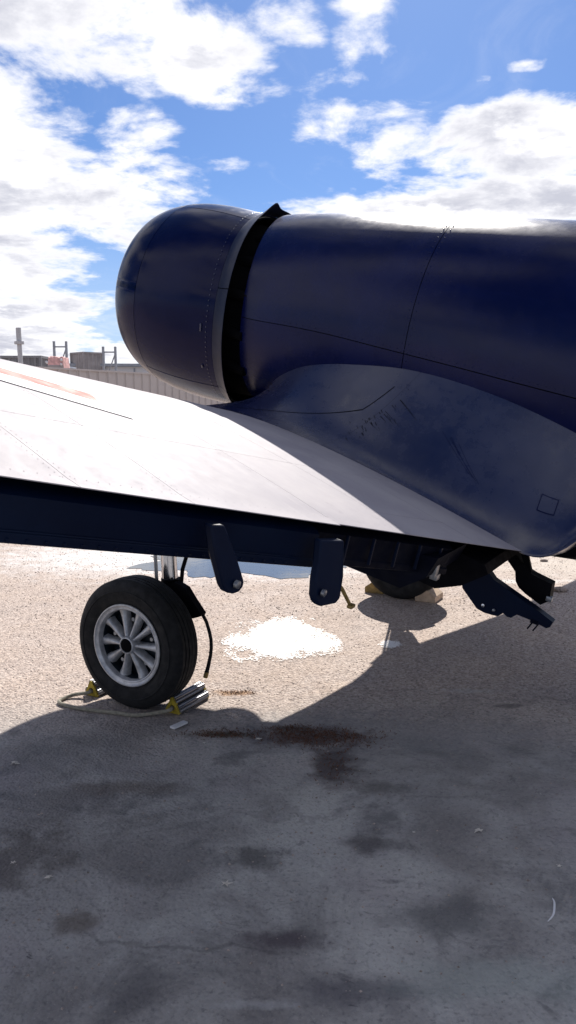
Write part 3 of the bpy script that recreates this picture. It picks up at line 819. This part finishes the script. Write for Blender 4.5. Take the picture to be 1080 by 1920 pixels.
o = part('exhaust_shroud', extrude_poly([(x, .33, z) for x, z in arm2], (0, .10, 0)), 'dark')
bm = bmesh.new(); box_bm(bm, (-2.405, .38, -1.16), (.035, .03, .03), None, .005); bpart('stop_block', bm, 'steel', o)
part('stay_strip', extrude_poly([(-2.16, .36, -.93), (-2.20, .36, -.92), (-2.268, .36, -1.045), (-2.25, .36, -1.07)], (0, .03, 0)), 'dark')
bm = bmesh.new(); tube_bm(bm, [(-2.0, .42, -.90), (-2.12, .40, -1.0), (-2.22, .38, -1.02), (-2.30, .36, -1.10)], .009, 8); bpart('hydraulic_line', bm, 'dark')

for P_ in ([(-1.55, 1.0, -.95), (-1.8, .95, -1.06), (-1.98, .8, -1.05), (-2.1, .62, -1.0)], [(-1.7, 1.4, -.93), (-1.95, 1.2, -1.03), (-2.08, .95, -.98), (-2.15, .7, -.93)]):
    bm = bmesh.new(); tube_bm(bm, [Vector(p) for p in P_], .008, 8); bpart('control_cable', bm, 'steel')
bm = bmesh.new(); box_bm(bm, (-1.84, 1.0, -1.055), (.07, .05, .035), Matrix.Rotation(R(25), 3, 'Y'), .006); bpart('cable_bracket', bm, 'steel')
for yy in np.arange(1.62, 2.4, .16):
    bm = bmesh.new(); tx, tz = te_(yy); box_bm(bm, (tx + .046, yy, tz - .10), (.012, .012, .11), None, .002); bpart('flap_rib', bm, 'flap', fi)

# --- main wheels
def wheel(cb, sgn, detail):
    w = bpy.data.objects.new('main_wheel', None); COL.objects.link(w); w.parent = plane; w.location = Vector(cb) - OFF
    if sgn < 0: w.rotation_euler = (0, 0, math.pi)
    RR = .372; hw = .105
    prof = [(-.060, .205), (-.085, .225), (-.100, .262), (-.107, .295), (-.103, .325), (-.090, .348), (-.070, .362)]
    tread = []
    for c_ in (-.055, -.0275, 0., .0275, .055):
        tread += [(c_ - .0105, .3695 - abs(c_) * .06), (c_ + .0105, .3695 - abs(c_) * .06), (c_ + .0115, .362 - abs(c_) * .06), (c_ + .016, .362 - abs(c_) * .06)]
    prof = prof + tread[:-2] + [(.070, .362), (.090, .348), (.103, .325), (.107, .295), (.100, .262), (.085, .225), (.060, .205), (-.060, .205)]
    V, Fc = lathe(prof, 96 if detail else 48, 'y')
    V = [Vector((x, y, max(z, -RR + .006 + .0))) for x, y, z in V]
    mesh('tyre', V, Fc, 'rubber', w)
    # side wall ridges
    V, Fc = lathe([(.1065, .300), (.1100, .303), (.1100, .307), (.1065, .310)], 72, 'y'); mesh('sidewall_ridge', V, Fc, 'rubber', w)
    # rim
    V, Fc = lathe([(.062, .206), (.085, .226), (.094, .234), (.099, .232), (.100, .226), (.093, .219), (.090, .211), (.093, .207), (.090, .202), (.080, .199), (.060, .197), (.060, .206)], 96, 'y'); mesh('rim', V, Fc, 'silver', w)
    V, Fc = lathe([(.060, .197), (.0, .193), (-.06, .190), (-.06, .206)], 64, 'y'); mesh('rim_barrel', V, Fc, 'hub', w)
    # dish behind spokes + brake pieces
    V, Fc = lathe([(.004, .001), (.004, .12), (-.006, .19), (-.05, .19)], 64, 'y'); mesh('brake_drum', V, Fc, 'hub', w)
    if detail:
        for k in range(10):
            t = 2 * math.pi * (k + .35) / 10 + (R(4) if k % 3 == 0 else 0)
            bm = bmesh.new(); pr = [(.040, .012, .082), (.070, .0125, .078), (.11, .016, .070), (.15, .022, .064), (.180, .028, .062), (.197, .033, .064)]
            rows = []
            for r_, hw_, dep in pr:
                rows.append([bm.verts.new(Vector((r_, yy, 0)) + Vector((0, 0, 1)) * zz) for yy, zz in ((.02, -hw_), (dep - .014, -hw_ * .85), (dep, -hw_ * .35), (dep, hw_ * .35), (dep - .014, hw_ * .85), (.02, hw_))])
            for a, b_ in zip(rows, rows[1:]):
                for i in range(6): bm.faces.new((a[i], a[(i + 1) % 6], b_[(i + 1) % 6], b_[i]))
            bm.faces.new(rows[0]); bm.faces.new(rows[-1][::-1])
            bmesh.ops.rotate(bm, verts=bm.verts, cent=(0, 0, 0), matrix=Matrix.Rotation(t, 3, 'Y'))
            bmobj('spoke', bm, 'silver', w, angle=70)
            t2 = t + math.pi / 10
            if k % 2:
                V, Fc = lathe([(.02, .0001), (.036, .0001), (.036, .011), (.020, .012)], 10, 'y', (.135 * math.cos(t2), 0, -.135 * math.sin(t2))); mesh('brake_bolt', V, Fc, 'steel', w)
    V, Fc = lathe([(.03, .050), (.088, .050), (.096, .046), (.098, .041), (.092, .038)], 48, 'y'); mesh('hub_ring', V, Fc, 'silver', w)
    V, Fc = lathe([(.090, .040), (.097, .036), (.099, .0002)], 40, 'y'); mesh('hub_cap', V, Fc, 'black', w)
    return w
WN = tobody((-.845, 4.285, .366)); WF = tobody((1.00, 6.74, .366))
wheel(WN, 1, True); wheel(WF, -1, True)


def leg(c, sgn):
    """oleo leg inboard of a wheel; c = wheel centre in body coordinates"""
    up = ROT.transposed() @ Vector((0, 0, 1)); up = (up + Vector((.0, 0, 0))).normalized()
    lean = Vector((.04, 0, 0))
    a = Vector((c.x - .07, c.y - sgn * .23, c.z)); top = a + up * 1.05 + lean
    o = bpy.data.objects.new('landing_gear_leg', None); COL.objects.link(o); o.parent = plane; o.location = a - OFF
    def rel(p): return Vector(p) - a
    bm = bmesh.new(); tube_bm(bm, [rel(a + up * .16), rel(top)], .046, 28); bmobj('oleo_cylinder', bm, 'chrome', o)
    bm = bmesh.new(); tube_bm(bm, [rel(a + up * .02), rel(a + up * .34)], [.066, .058], 24); tube_bm(bm, [rel((c.x, c.y - sgn * .02, c.z)), rel(a - Vector((0, sgn * .05, 0)))], .045, 20); bmobj('axle_fork', bm, 'dark', o)
    bm = bmesh.new(); tube_bm(bm, [rel(a + Vector((.075, sgn * .03, 0)) + up * .1), rel(top + Vector((.075, sgn * .03, 0)))], .011, 10); bmobj('brake_line', bm, 'steel', o)
    bm = bmesh.new(); tube_bm(bm, [rel(a + Vector((-.07, 0, 0)) + up * .30), rel(a + Vector((-.085, 0, 0)) + up * .42), rel(a + Vector((-.12, 0, 0)) + up * .52), rel(a + Vector((-.12, 0, 0)) + up * .9)], .012, 10); bmobj('hydraulic_hose', bm, 'dark', o)
    # torque links pointing aft
    P = [(-.602, -1.470), (-.677, -1.480), (-.735, -1.527), (-.815, -1.585), (-.812, -1.60), (-.773, -1.626), (-.732, -1.642), (-.62, -1.80), (-.56, -1.78), (-.56, -1.50)]
    V, Fc = extrude_poly([rel((x + (c.x + .58) - .05, a.y + sgn * .06, z + (c.z + 1.825))) for x, z in P], (0, .05, 0)); tl = mesh('torque_link', V, Fc, 'dark', o)
    bm = bmesh.new(); bmesh.ops.create_icosphere(bm, subdivisions=2, radius=.018, matrix=Matrix.Translation(rel((-.797 + c.x + .6, a.y, -1.602 + c.z + 1.825)))); bmobj('link_pin', bm, 'steel', o)
    return o
LN = leg(WN, 1); LF = leg(WF, -1)
bm = bmesh.new(); box_bm(bm, (.02, .07, .62), (.16, .012, .62), None, .004); bmobj('leg_shadow_plate', bm, 'flap', LF)  # plate added on the far leg to widen its cast shadow
# hose hanging from the near torque link
hp = [(-.779, 1.43, -1.617), (-.800, 1.43, -1.622), (-.835, 1.43, -1.655), (-.868, 1.43, -1.705), (-.888, 1.43, -1.745), (-.900, 1.43, -1.79), (-.905, 1.43, -1.835), (-.905, 1.43, -1.90), (-.901, 1.43, -1.969)]
a_ = Vector(LN.location) + OFF
bm = bmesh.new(); tube_bm(bm, [Vector(p) - a_ for p in hp], [.010] * 7 + [.011, .0125], 10); bmobj('hanging_hose', bm, 'rubber', LN)
bm = bmesh.new(); tube_bm(bm, [Vector(p) - a_ for p in ((-.9035, 1.43, -1.935), (-.901, 1.43, -1.972))], .0135, 10); bmobj('hose_end', bm, 'brass', LN)

# gear doors/wells: dark box under the wings by the legs
for sgn, c in ((1, WN), (-1, WF)):
    part('gear_housing', extrude_poly([(-.50, sgn * 1.45, -.62), (-1.2, sgn * 1.45, -.66), (-1.1, sgn * 1.45, -.80), (-.6, sgn * 1.45, -.78)], (0, .3, 0)), 'dark')

# ------------------------------------------------------------------ wheel chocks and rope
def chock(label, loc, rz, L, group):
    t = thing('wheel_chock', label, 'wheel chock', loc, rz, group); t.scale = (1, .72, .72)
    # bar runs along +x from the yellow outboard end; triangular section
    for dx_, hh, nm in ((0, .085, 'chock_bar'), (.075, .085, 'chock_bar')):
        pass
    def bar(cy, h_, r_):
        seg = 28; V = []
        for s_ in (0, L):
            for k in range(seg):
                a = 2 * math.pi * k / seg; rr = r_ * (1 + (.09 if k % 2 else -.05)); V.append((s_, cy + rr * math.cos(a), h_ + rr * math.sin(a)))
        return V, [tuple(range(seg)), tuple(range(2 * seg - 1, seg - 1, -1))] + [(k, (k + 1) % seg, seg + (k + 1) % seg, seg + k) for k in range(seg)]
    for cy, h_ in ((-.038, .036), (.040, .036), (0, .098)):
        V, Fc = bar(cy, h_, .034); mesh('ribbed_bar', V, Fc, 'alu', t, smooth=False)
    # end plate: triangle with rounded corners and a hole
    for xx in (0, L):
        nO = 48; O_ = []; I_ = []
        cs = [(-.062, .012), (.062, .012), (0, .128)]
        for k in range(nO):
            a = 2 * math.pi * k / nO + math.pi / 2
            d = Vector((math.cos(a), math.sin(a)))
            cen = Vector((0, .052)); best = max((Vector(c_) - cen).dot(d) for c_ in [(-.058, .018), (.058, .018), (0, .122)])
            # support-style rounded triangle
            far = max([Vector(c_) for c_ in cs], key=lambda c_: (c_ - cen).dot(d))
            tmin = 9
            for i in range(3):
                p_, q_ = Vector(cs[i]), Vector(cs[(i + 1) % 3]); e = q_ - p_; nn = Vector((e.y, -e.x)).normalized()
                if nn.dot(p_ - cen) < 0: nn = -nn
                dn = d.dot(nn)
                if dn > 1e-4: tmin = min(tmin, ((p_ - cen).dot(nn) + .008) / dn)
            O_.append(cen + d * min(tmin, .078)); I_.append(Vector((0, .048)) + d * .022)
        V = [(xx + s_, p.x, max(p.y, .001)) for s_ in (-.008, .008) for p in O_] + [(xx + s_, p.x, p.y) for s_ in (-.008, .008) for p in I_]
        Fc = []
        for k in range(nO):
            k2 = (k + 1) % nO
            Fc += [(k, k2, 2 * nO + k2, 2 * nO + k), (nO + k, 3 * nO + k, 3 * nO + k2, nO + k2), (k, nO + k, nO + k2, k2), (2 * nO + k, 2 * nO + k2, 3 * nO + k2, 3 * nO + k)]
        mesh('end_plate', V, Fc, 'yellow', t)
    return t
port = Vector((-math.cos(TH), -math.sin(TH), 0)); head = Vector((-math.sin(TH), math.cos(TH), 0))
srz = math.atan2(-port.y, -port.x)     # bars run from outboard end towards starboard
cg = Vector((-.845, 4.285, 0))
chock('yellow ended ribbed metal chock behind the silver spoked wheel, lower right of the tyre', (cg - head * .255 + port * .02).to_tuple(), srz, .27, 'wheel chocks at the near wheel')
chock('yellow ended chock tucked under the left edge of the spoked wheel tyre', (cg + head * .315 + port * .04).to_tuple(), srz, .27, 'wheel chocks at the near wheel')
# rope between the two
A = cg - head * .255 + port * .03; B = cg + head * .315 + port * .05
pts = [A + Vector((0, 0, .035)), A + port * .03 + Vector((0, 0, .03)), Vector((-.755, 4.10, .014)), Vector((-.84, 4.09, .011)), Vector((-.93, 4.12, .011)), Vector((-1.14, 4.18, .011)), Vector((-1.26, 4.24, .011)), Vector((-1.30, 4.29, .011)), Vector((-1.28, 4.345, .011)), Vector((-1.235, 4.375, .018)), B + port * .02 + Vector((0, 0, .03)), B + Vector((0, 0, .035))]
def spline(P, n=8):
    out = []
    for i in range(len(P) - 1):
        p0, p1, p2, p3 = P[max(i - 1, 0)], P[i], P[i + 1], P[min(i + 2, len(P) - 1)]
        for k in range(n):
            t = k / n; out.append(.5 * (2 * p1 + (p2 - p0) * t + (2 * p0 - 5 * p1 + 4 * p2 - p3) * t * t + (3 * p1 - p0 - 3 * p2 + p3) * t ** 3))
    out.append(P[-1]); return out
bm = bmesh.new(); tube_bm(bm, spline(pts), .0105, 8)
tag(bmobj('chock_rope', bm, 'rope'), 'dirty rope lying on the ground joining the two chocks of the spoked wheel', 'rope')
# wooden chocks at the far wheel
def wood_chock(label, loc, rz, col):
    V, Fc = extrude_poly([(-.09, 0, 0), (.09, 0, 0), (.09, 0, .05), (-.02, 0, .13), (-.09, 0, .10)], (0, .22, 0))
    o = mesh('wooden_chock', V, Fc, col, smooth=False); o.location = loc; o.rotation_euler = (0, 0, rz)
    md = o.modifiers.new('edge', 'BEVEL'); md.width = .004; md.segments = 1
    return tag(o, label, 'wheel chock', 'wooden chocks at the far wheel')
wood_chock('pale wooden block wedged against the right side of the far black wheel', (1.22, 6.66, 0), math.atan2(-head.y, -head.x), 'wood')
wood_chock('small orange brown wooden wedge at the left side of the far wheel', (.82, 6.97, 0), math.atan2(head.y, head.x), 'brass')

# ------------------------------------------------------------------ white paint spill: ragged sheet of small flakes
def spill(name, cx, cy, rx, ry, cell, seed, z, thr=.0):
    V = []; Fc = []; idx = {}
    nx, ny = int(rx * 2.6 / cell), int(ry * 2.6 / cell)
    def vid(i, j):
        if (i, j) not in idx:
            idx[(i, j)] = len(V); V.append((cx - rx * 1.3 + i * cell + random.uniform(-.3, .3) * cell, cy - ry * 1.3 + j * cell + random.uniform(-.3, .3) * cell, z))
        return idx[(i, j)]
    for i in range(nx):
        for j in range(ny):
            x = -rx * 1.3 + (i + .5) * cell; y = -ry * 1.3 + (j + .5) * cell
            d = math.hypot(x / rx, y / ry) + .50 * noise.fractal(Vector((x * 4 + seed, y * 3, seed)), .9, 2., 7) + .22 * noise.noise(Vector((x * 55, y * 30, seed)))
            if d < .98 + thr and random.random() > .05 + .95 * max(0., min(1., (d - .62) / .36)) ** 1.6:
                Fc.append((vid(i, j), vid(i + 1, j), vid(i + 1, j + 1), vid(i, j + 1)))
    return mesh(name, V, Fc, 'chalk', smooth=False)
tag(spill('paint_spill', -.055, 5.50, .385, .53, .006, 3.1, .004), 'bright white spilled paint patch on the sunlit gravel right of the spoked wheel', 'paint spill')
tag(spill('paint_spill', .73, 5.38, .085, .11, .005, 9.4, .004), 'small white paint splash by the shadow edge under the far wheel', 'paint spill')

# ------------------------------------------------------------------ gravel stones lying on the ground
V = []; Fc = []
for _ in range(30000):
    y = 2.0 + 9.0 * random.random() ** .8; x = random.uniform(-.46, .46) * (y + 1.2)
    if y < 4 and random.random() < .72: continue
    r_ = .0024 + .0056 * random.random() ** 3
    if y > 6: r_ *= 1.3
    a = random.uniform(0, 6.28); b0 = len(V); q = random.uniform(.6, 1)
    for k in range(4):
        V.append((x + r_ * math.cos(a + k * 1.57) * (q if k % 2 else 1), y + r_ * math.sin(a + k * 1.57) * (q if k % 2 else 1), 0))
    V.append((x + random.uniform(-.3, .3) * r_, y, r_ * .75))
    Fc += [(b0, b0 + 1, b0 + 4), (b0 + 1, b0 + 2, b0 + 4), (b0 + 2, b0 + 3, b0 + 4), (b0 + 3, b0, b0 + 4)]
me = bpy.data.meshes.new('gravel'); me.from_pydata(V, [], Fc); me.materials.append(M['stone'])
o = bpy.data.objects.new('gravel', me); COL.objects.link(o); o['kind'] = 'stuff'; tag(o, 'loose gravel grains scattered over the tarmac', 'gravel')

# ------------------------------------------------------------------ litter on the foreground tarmac
def curl(pts, w, label, cat='leaf', name='dry_leaf', mat='twig'):
    bm = bmesh.new(); P = spline([Vector(p) for p in pts], 6); rows = []
    for i, p in enumerate(P):
        t = (P[min(i + 1, len(P) - 1)] - P[max(i - 1, 0)]).normalized(); s_ = t.cross(Vector((0, 0, 1))).normalized()
        ww = w * math.sin(math.pi * (i + .6) / (len(P) + .2)) ** .5
        rows.append([bm.verts.new(p - s_ * ww), bm.verts.new(p + Vector((0, 0, ww * .6))), bm.verts.new(p + s_ * ww), bm.verts.new(p - Vector((0, 0, .0005)))])
    for a, b_ in zip(rows, rows[1:]):
        for i in range(4): bm.faces.new((a[i], a[(i + 1) % 4], b_[(i + 1) % 4], b_[i]))
    bm.faces.new(rows[0]); bm.faces.new(rows[-1][::-1])
    return tag(bmobj(name, bm, mat), label, cat, 'litter on the shaded tarmac')
curl([(.855, 2.385, .004), (.885, 2.42, .006), (.905, 2.47, .012), (.908, 2.50, .01)], .0035, 'pale curved stick lying at the right edge of the shaded tarmac', 'twig', 'twig', 'white')
def leaf(x, y, s_, seed, label):
    random.seed(seed); bm = bmesh.new(); c_ = bm.verts.new((x, y, .010 * s_ / .03)); n_ = 10; ring = []
    for k in range(n_):
        a = 6.283 * k / n_; r_ = s_ * (random.uniform(.25, .5) if k % 2 else random.uniform(.7, 1.15))
        ring.append(bm.verts.new((x + r_ * math.cos(a), y + r_ * math.sin(a) * .8, .002 + random.uniform(0, .012) * s_ / .03)))
    for k in range(n_): bm.faces.new((c_, ring[k], ring[(k + 1) % n_]))
    o = bmobj('dry_leaf', bm, 'twig', smooth=False); md = o.modifiers.new('thick', 'SOLIDIFY'); md.thickness = .0012
    return tag(o, label, 'leaf', 'litter on the shaded tarmac')
leaf(.76, 2.94, .024, 1, 'star shaped pale dry leaf alone on the right part of the tarmac')
leaf(-.22, 2.59, .022, 2, 'crumpled pale dry leaf near the middle of the foreground tarmac')
leaf(-.86, 2.63, .018, 3, 'small pale leaf scrap in the lower left beside a brown stain')
leaf(-1.29, 3.53, .028, 4, 'pale dry leaf at the left edge below the spoked wheel')
leaf(-1.02, 2.72, .012, 5, 'tiny white leaf scrap at the far left of the foreground')
leaf(-.15, 3.80, .018, 6, 'pale leaf scrap at the shadow edge below the brown stain')
leaf(.50, 2.93, .009, 7, 'tiny pale leaf scrap in the middle of the shaded tarmac')
leaf(-.42, 3.76, .010, 8, 'tiny pale leaf scrap below the yellow chock')
leaf(1.0, 2.7, .012, 9, 'thin pale leaf scrap by the right edge of the tarmac')
random.seed(11)
# flat stick beside the chock; its white also paints in a sunlit gap of ground
bm = bmesh.new(); box_bm(bm, (-.575, 3.965, .010), (.035, .10, .012), Matrix.Rotation(R(-38), 3, 'Z'), .004)
tag(bmobj('lit_patch_stick', bm, 'white'), 'short pale stick standing in for a sunlit ground patch right below the yellow ended chock', 'offcut')

# dry weeds along the brown stain
bm = bmesh.new()
for cx_, cy_, rx_, ry_, n_ in ((-.33, 3.87, .22, .05, 420), (.02, 3.93, .16, .05, 260), (.17, 3.83, .28, .10, 1100), (.22, 3.55, .10, .20, 200), (-.30, 4.45, .12, .04, 160)):
    for _ in range(n_):
        x = random.gauss(cx_, rx_ * .55); y = random.gauss(cy_, ry_ * .6); h_ = random.uniform(.004, .013); a = random.uniform(0, 6.28); w_ = .003
        l_ = random.uniform(-.015, .015); k_ = random.uniform(-.015, .015)
        v = [bm.verts.new((x - w_ * math.cos(a), y - w_ * math.sin(a), 0)), bm.verts.new((x + w_ * math.cos(a), y + w_ * math.sin(a), 0)), bm.verts.new((x + l_, y + k_, h_))]
        bm.faces.new(v)
M['weed'] = simple('dry_brown_moss', (.10, .042, .022), .9, 0, .7, 60)
o = bmobj('dry_weeds', bm, 'weed', smooth=False, kind='stuff'); tag(o, 'low dry brown weeds and moss along the shadow edge', 'weeds')

# ------------------------------------------------------------------ background
# corrugated steel fence running away to the right
F0 = Vector((-6.65, 24, 0)); fd = Vector((1.75, 3.9, 0)).normalized(); HF = 2.62
fence = thing('steel_fence', 'long beige grey corrugated steel fence behind the aeroplane', 'fence', F0.to_tuple(), math.atan2(fd.y, fd.x))
pw = .48
V, Fc = extrude_poly([(0.01, 0, 0), (.06, -.0, 0), (.09, -.045, 0), (.17, -.045, 0), (.20, 0, 0), (pw - .004, 0, 0), (pw - .004, .006, 0), (.203, .006, 0), (.173, -.039, 0), (.087, -.039, 0), (.057, .006, 0), (.01, .006, 0)], (0, 0, HF))
V = [Vector((v[0], v[1], v[2] + HF / 2)) for v in V]
p0 = mesh('fence_sheet', V, Fc, 'fence', fence, smooth=False)
i0, i1 = -20, 170
for i in range(i0, i1):
    c = p0 if i == i0 else p0.copy()
    if i != i0: COL.objects.link(c)
    c.location = (i * pw, 0, 0)
bm = bmesh.new(); box_bm(bm, ((i0 + i1) / 2 * pw, -.02, HF + .03), ((i1 - i0) * pw, .09, .05)); bmobj('top_rail', bm, 'fence', fence, smooth=False)

# long low building beyond
bld = thing('warehouse', 'long low pale grey warehouse with flat roof beyond the fence', 'building', (-3, 62, 0), R(3))
bm = bmesh.new(); box_bm(bm, (12, 5, 2.15), (60, 10, 4.3)); bmobj('wall', bm, 'roof', bld, smooth=False)
bm = bmesh.new(); box_bm(bm, (12, 4.9, 4.42), (60.4, 10.6, .22)); bmobj('roof_edge', bm, 'rack', bld, smooth=False)
for k in range(16):
    bm = bmesh.new(); box_bm(bm, (-16 + k * 3.6, -.03, 2.1), (.12, .06, 4.2)); bmobj('wall_rib', bm, 'rack', bld, smooth=False)

def px_at(px, d):  # ground position at a given distance in the direction of a bearing read off the photograph
    return (px - 540) / 1480 * d
def container(label, x, y, rz, size, z0, mat, group='stacked shipping containers beyond the fence'):
    t = thing('shipping_container', label, 'container', (x, y, z0), rz, group)
    sx, sy, sz = size; n_ = int(sy / .28); V = []
    # corrugated walls made of one zigzag loop
    loop = []
    def side(a, b_, nrm):
        a, b_ = Vector(a), Vector(b_); L_ = (b_ - a).length; k_ = max(4, int(L_ / .30))
        for i in range(k_):
            for f_, o_ in ((.0, 0), (.3, 0), (.42, -.05), (.88, -.05)):
                loop.append(a + (b_ - a) * (i + f_) / k_ + Vector(nrm) * o_)
    side((0, 0, 0), (sx, 0, 0), (0, -1, 0)); side((sx, 0, 0), (sx, sy, 0), (1, 0, 0)); side((sx, sy, 0), (0, sy, 0), (0, 1, 0)); side((0, sy, 0), (0, 0, 0), (-1, 0, 0))
    n_ = len(loop); V = [v + Vector((0, 0, .12)) for v in loop] + [v + Vector((0, 0, sz - .12)) for v in loop]
    mesh('corrugated_wall', V, [(i, (i + 1) % n_, n_ + (i + 1) % n_, n_ + i) for i in range(n_)] + [tuple(range(n_, 2 * n_))], mat, t, smooth=False)
    bm = bmesh.new()
    for zz in (.06, sz - .06):
        bm = bmesh.new()
        for c_, s_ in (((sx / 2, 0, zz), (sx + .1, .1, .12)), ((sx / 2, sy, zz), (sx + .1, .1, .12)), ((0, sy / 2, zz), (.1, sy + .1, .12)), ((sx, sy / 2, zz), (.1, sy + .1, .12))): box_bm(bm, c_, s_)
        bmobj('rail', bm, mat, t, smooth=False)
    for xx, yy in ((0, 0), (sx, 0), (0, sy), (sx, sy)):
        bm = bmesh.new(); box_bm(bm, (xx, yy, sz / 2), (.12, .12, sz - .02)); bmobj('corner_post', bm, mat, t, smooth=False)
    return t
D = 60.
container('lower grey brown container of the stack beside the steel racks', px_at(163, D), D, R(45), (1.75, 1.8, 2.65), 0, 'cont_a')
container('upper grey brown corrugated container standing above the fence between two racks', px_at(163, D), D, R(45), (1.75, 1.8, 2.7), 2.65, 'cont_a')
container('lower dark grey container at the left behind the thin mast', px_at(12, 42), 42, R(-2), (2.05, 3.2, 2.0), 0, 'cont_b')
container('upper dark grey container at the left behind the thin mast', px_at(12, 42), 42, R(-2), (2.05, 3.2, 2.05), 2.0, 'cont_b')
bm = bmesh.new(); box_bm(bm, (0, 0, 1.85), (2.2, 4, 3.7)); box_bm(bm, (0, 0, 3.74), (2.4, 4.2, .08))
o = bmobj('shed', bm, 'cont_c', smooth=False); o.location = (px_at(95, 48), 48, 0); tag(o, 'small blue grey shed between the dark container and the red pile', 'shed')

def rack(label, px, d, w_, h_):
    t = thing('rack_frame', label, 'rack', (px_at(px, d), d, 0), 0, 'steel rack frames standing above the fence')
    for xx in (-w_ / 2, w_ / 2):
        bm = bmesh.new(); box_bm(bm, (xx, 0, h_ / 2), (.10, .10, h_)); bmobj('upright', bm, 'rack', t, smooth=False)
    for k in range(3):
        z1 = h_ - .25 - k * 1.5
        bm = bmesh.new(); box_bm(bm, (0, 0, z1), (w_ - .1, .06, .06)); bmobj('crossbar', bm, 'rack', t, smooth=False)
        bm = bmesh.new(); tube_bm(bm, [(-w_ / 2 + .03, 0, z1 - 1.40), (w_ / 2 - .03, 0, z1 - .12)], .028, 6); bmobj('diagonal_brace', bm, 'rack', t, smooth=False)
rack('steel rack frame standing left of the grey brown container', 121, 37, .56, 4.42)
rack('steel rack frame standing right of the grey brown container', 211, 37, .56, 4.18)
# tarpaulin covered pile
t = thing('tarpaulin_pile', 'heap under a faded red and white tarpaulin below the left rack', 'pile', (px_at(117, 34), 34, 0), 0)
bm = bmesh.new(); bmesh.ops.create_grid(bm, x_segments=14, y_segments=10, size=.5)
for v in bm.verts:
    x, y = v.co.x, v.co.y; e = max(abs(x), abs(y)) * 2
    v.co = Vector((x * .72, y * 1.1, (3.52 + .10 * noise.noise(Vector((x * 7, y * 7, 2)))) * (1 if e < .95 else .75)))
bmobj('tarpaulin', bm, 'pink', t); 
bm = bmesh.new(); box_bm(bm, (0, 0, 1.60), (.66, 1.0, 3.20), None, .05); bmobj('crate_stack', bm, 'cont_a', t, smooth=False)
for k, (xx, zz, s_) in enumerate(((-.33, 3.30, .06), (.27, 3.40, .055), (.26, 3.22, .05))):
    bm = bmesh.new(); bmesh.ops.create_icosphere(bm, subdivisions=2, radius=s_)
    for v in bm.verts: v.co = v.co * (1 + .3 * noise.noise(v.co * 20)); v.co += Vector((xx, -.55, zz))
    bmobj('white_bag', bm, 'white', t)
# mast
t = thing('lamp_mast', 'pale thin mast with a collar rising above the wing at the far left', 'mast', (px_at(50, 30), 30, 0), 0); t.rotation_euler = (0, R(-1.2), 0)
bm = bmesh.new(); tube_bm(bm, [(0, 0, 0), (0, 0, 3.95)], [.11, .085], 14); bmobj('pole', bm, 'mast', t)
bm = bmesh.new(); tube_bm(bm, [(0, 0, 3.82), (0, 0, 4.40)], .095, 14); bmobj('mast_head', bm, 'mast', t)
bm = bmesh.new(); tube_bm(bm, [(0, 0, 3.80), (0, 0, 3.90)], .18, 14); bmobj('collar', bm, 'mast', t)
# scattered stones on the far ground at the right
for k, (x, y, s_, lab) in enumerate(((2.45, 6.95, .045, 'grey stone on the sunlit ground at the right edge'), (2.75, 8.3, .03, 'small brown stone on the sunlit ground below the fuselage'))):
    bm = bmesh.new(); bmesh.ops.create_icosphere(bm, subdivisions=2, radius=s_)
    for v in bm.verts: v.co = Vector((v.co.x * 1.5, v.co.y, v.co.z * .6)) * (1 + .35 * noise.noise(v.co * 18 + Vector((k, 0, 0))))
    o = bmobj('stone', bm, 'stone', smooth=False); o.location = (x, y, s_ * .4); tag(o, lab, 'stone', 'stones on the far ground')
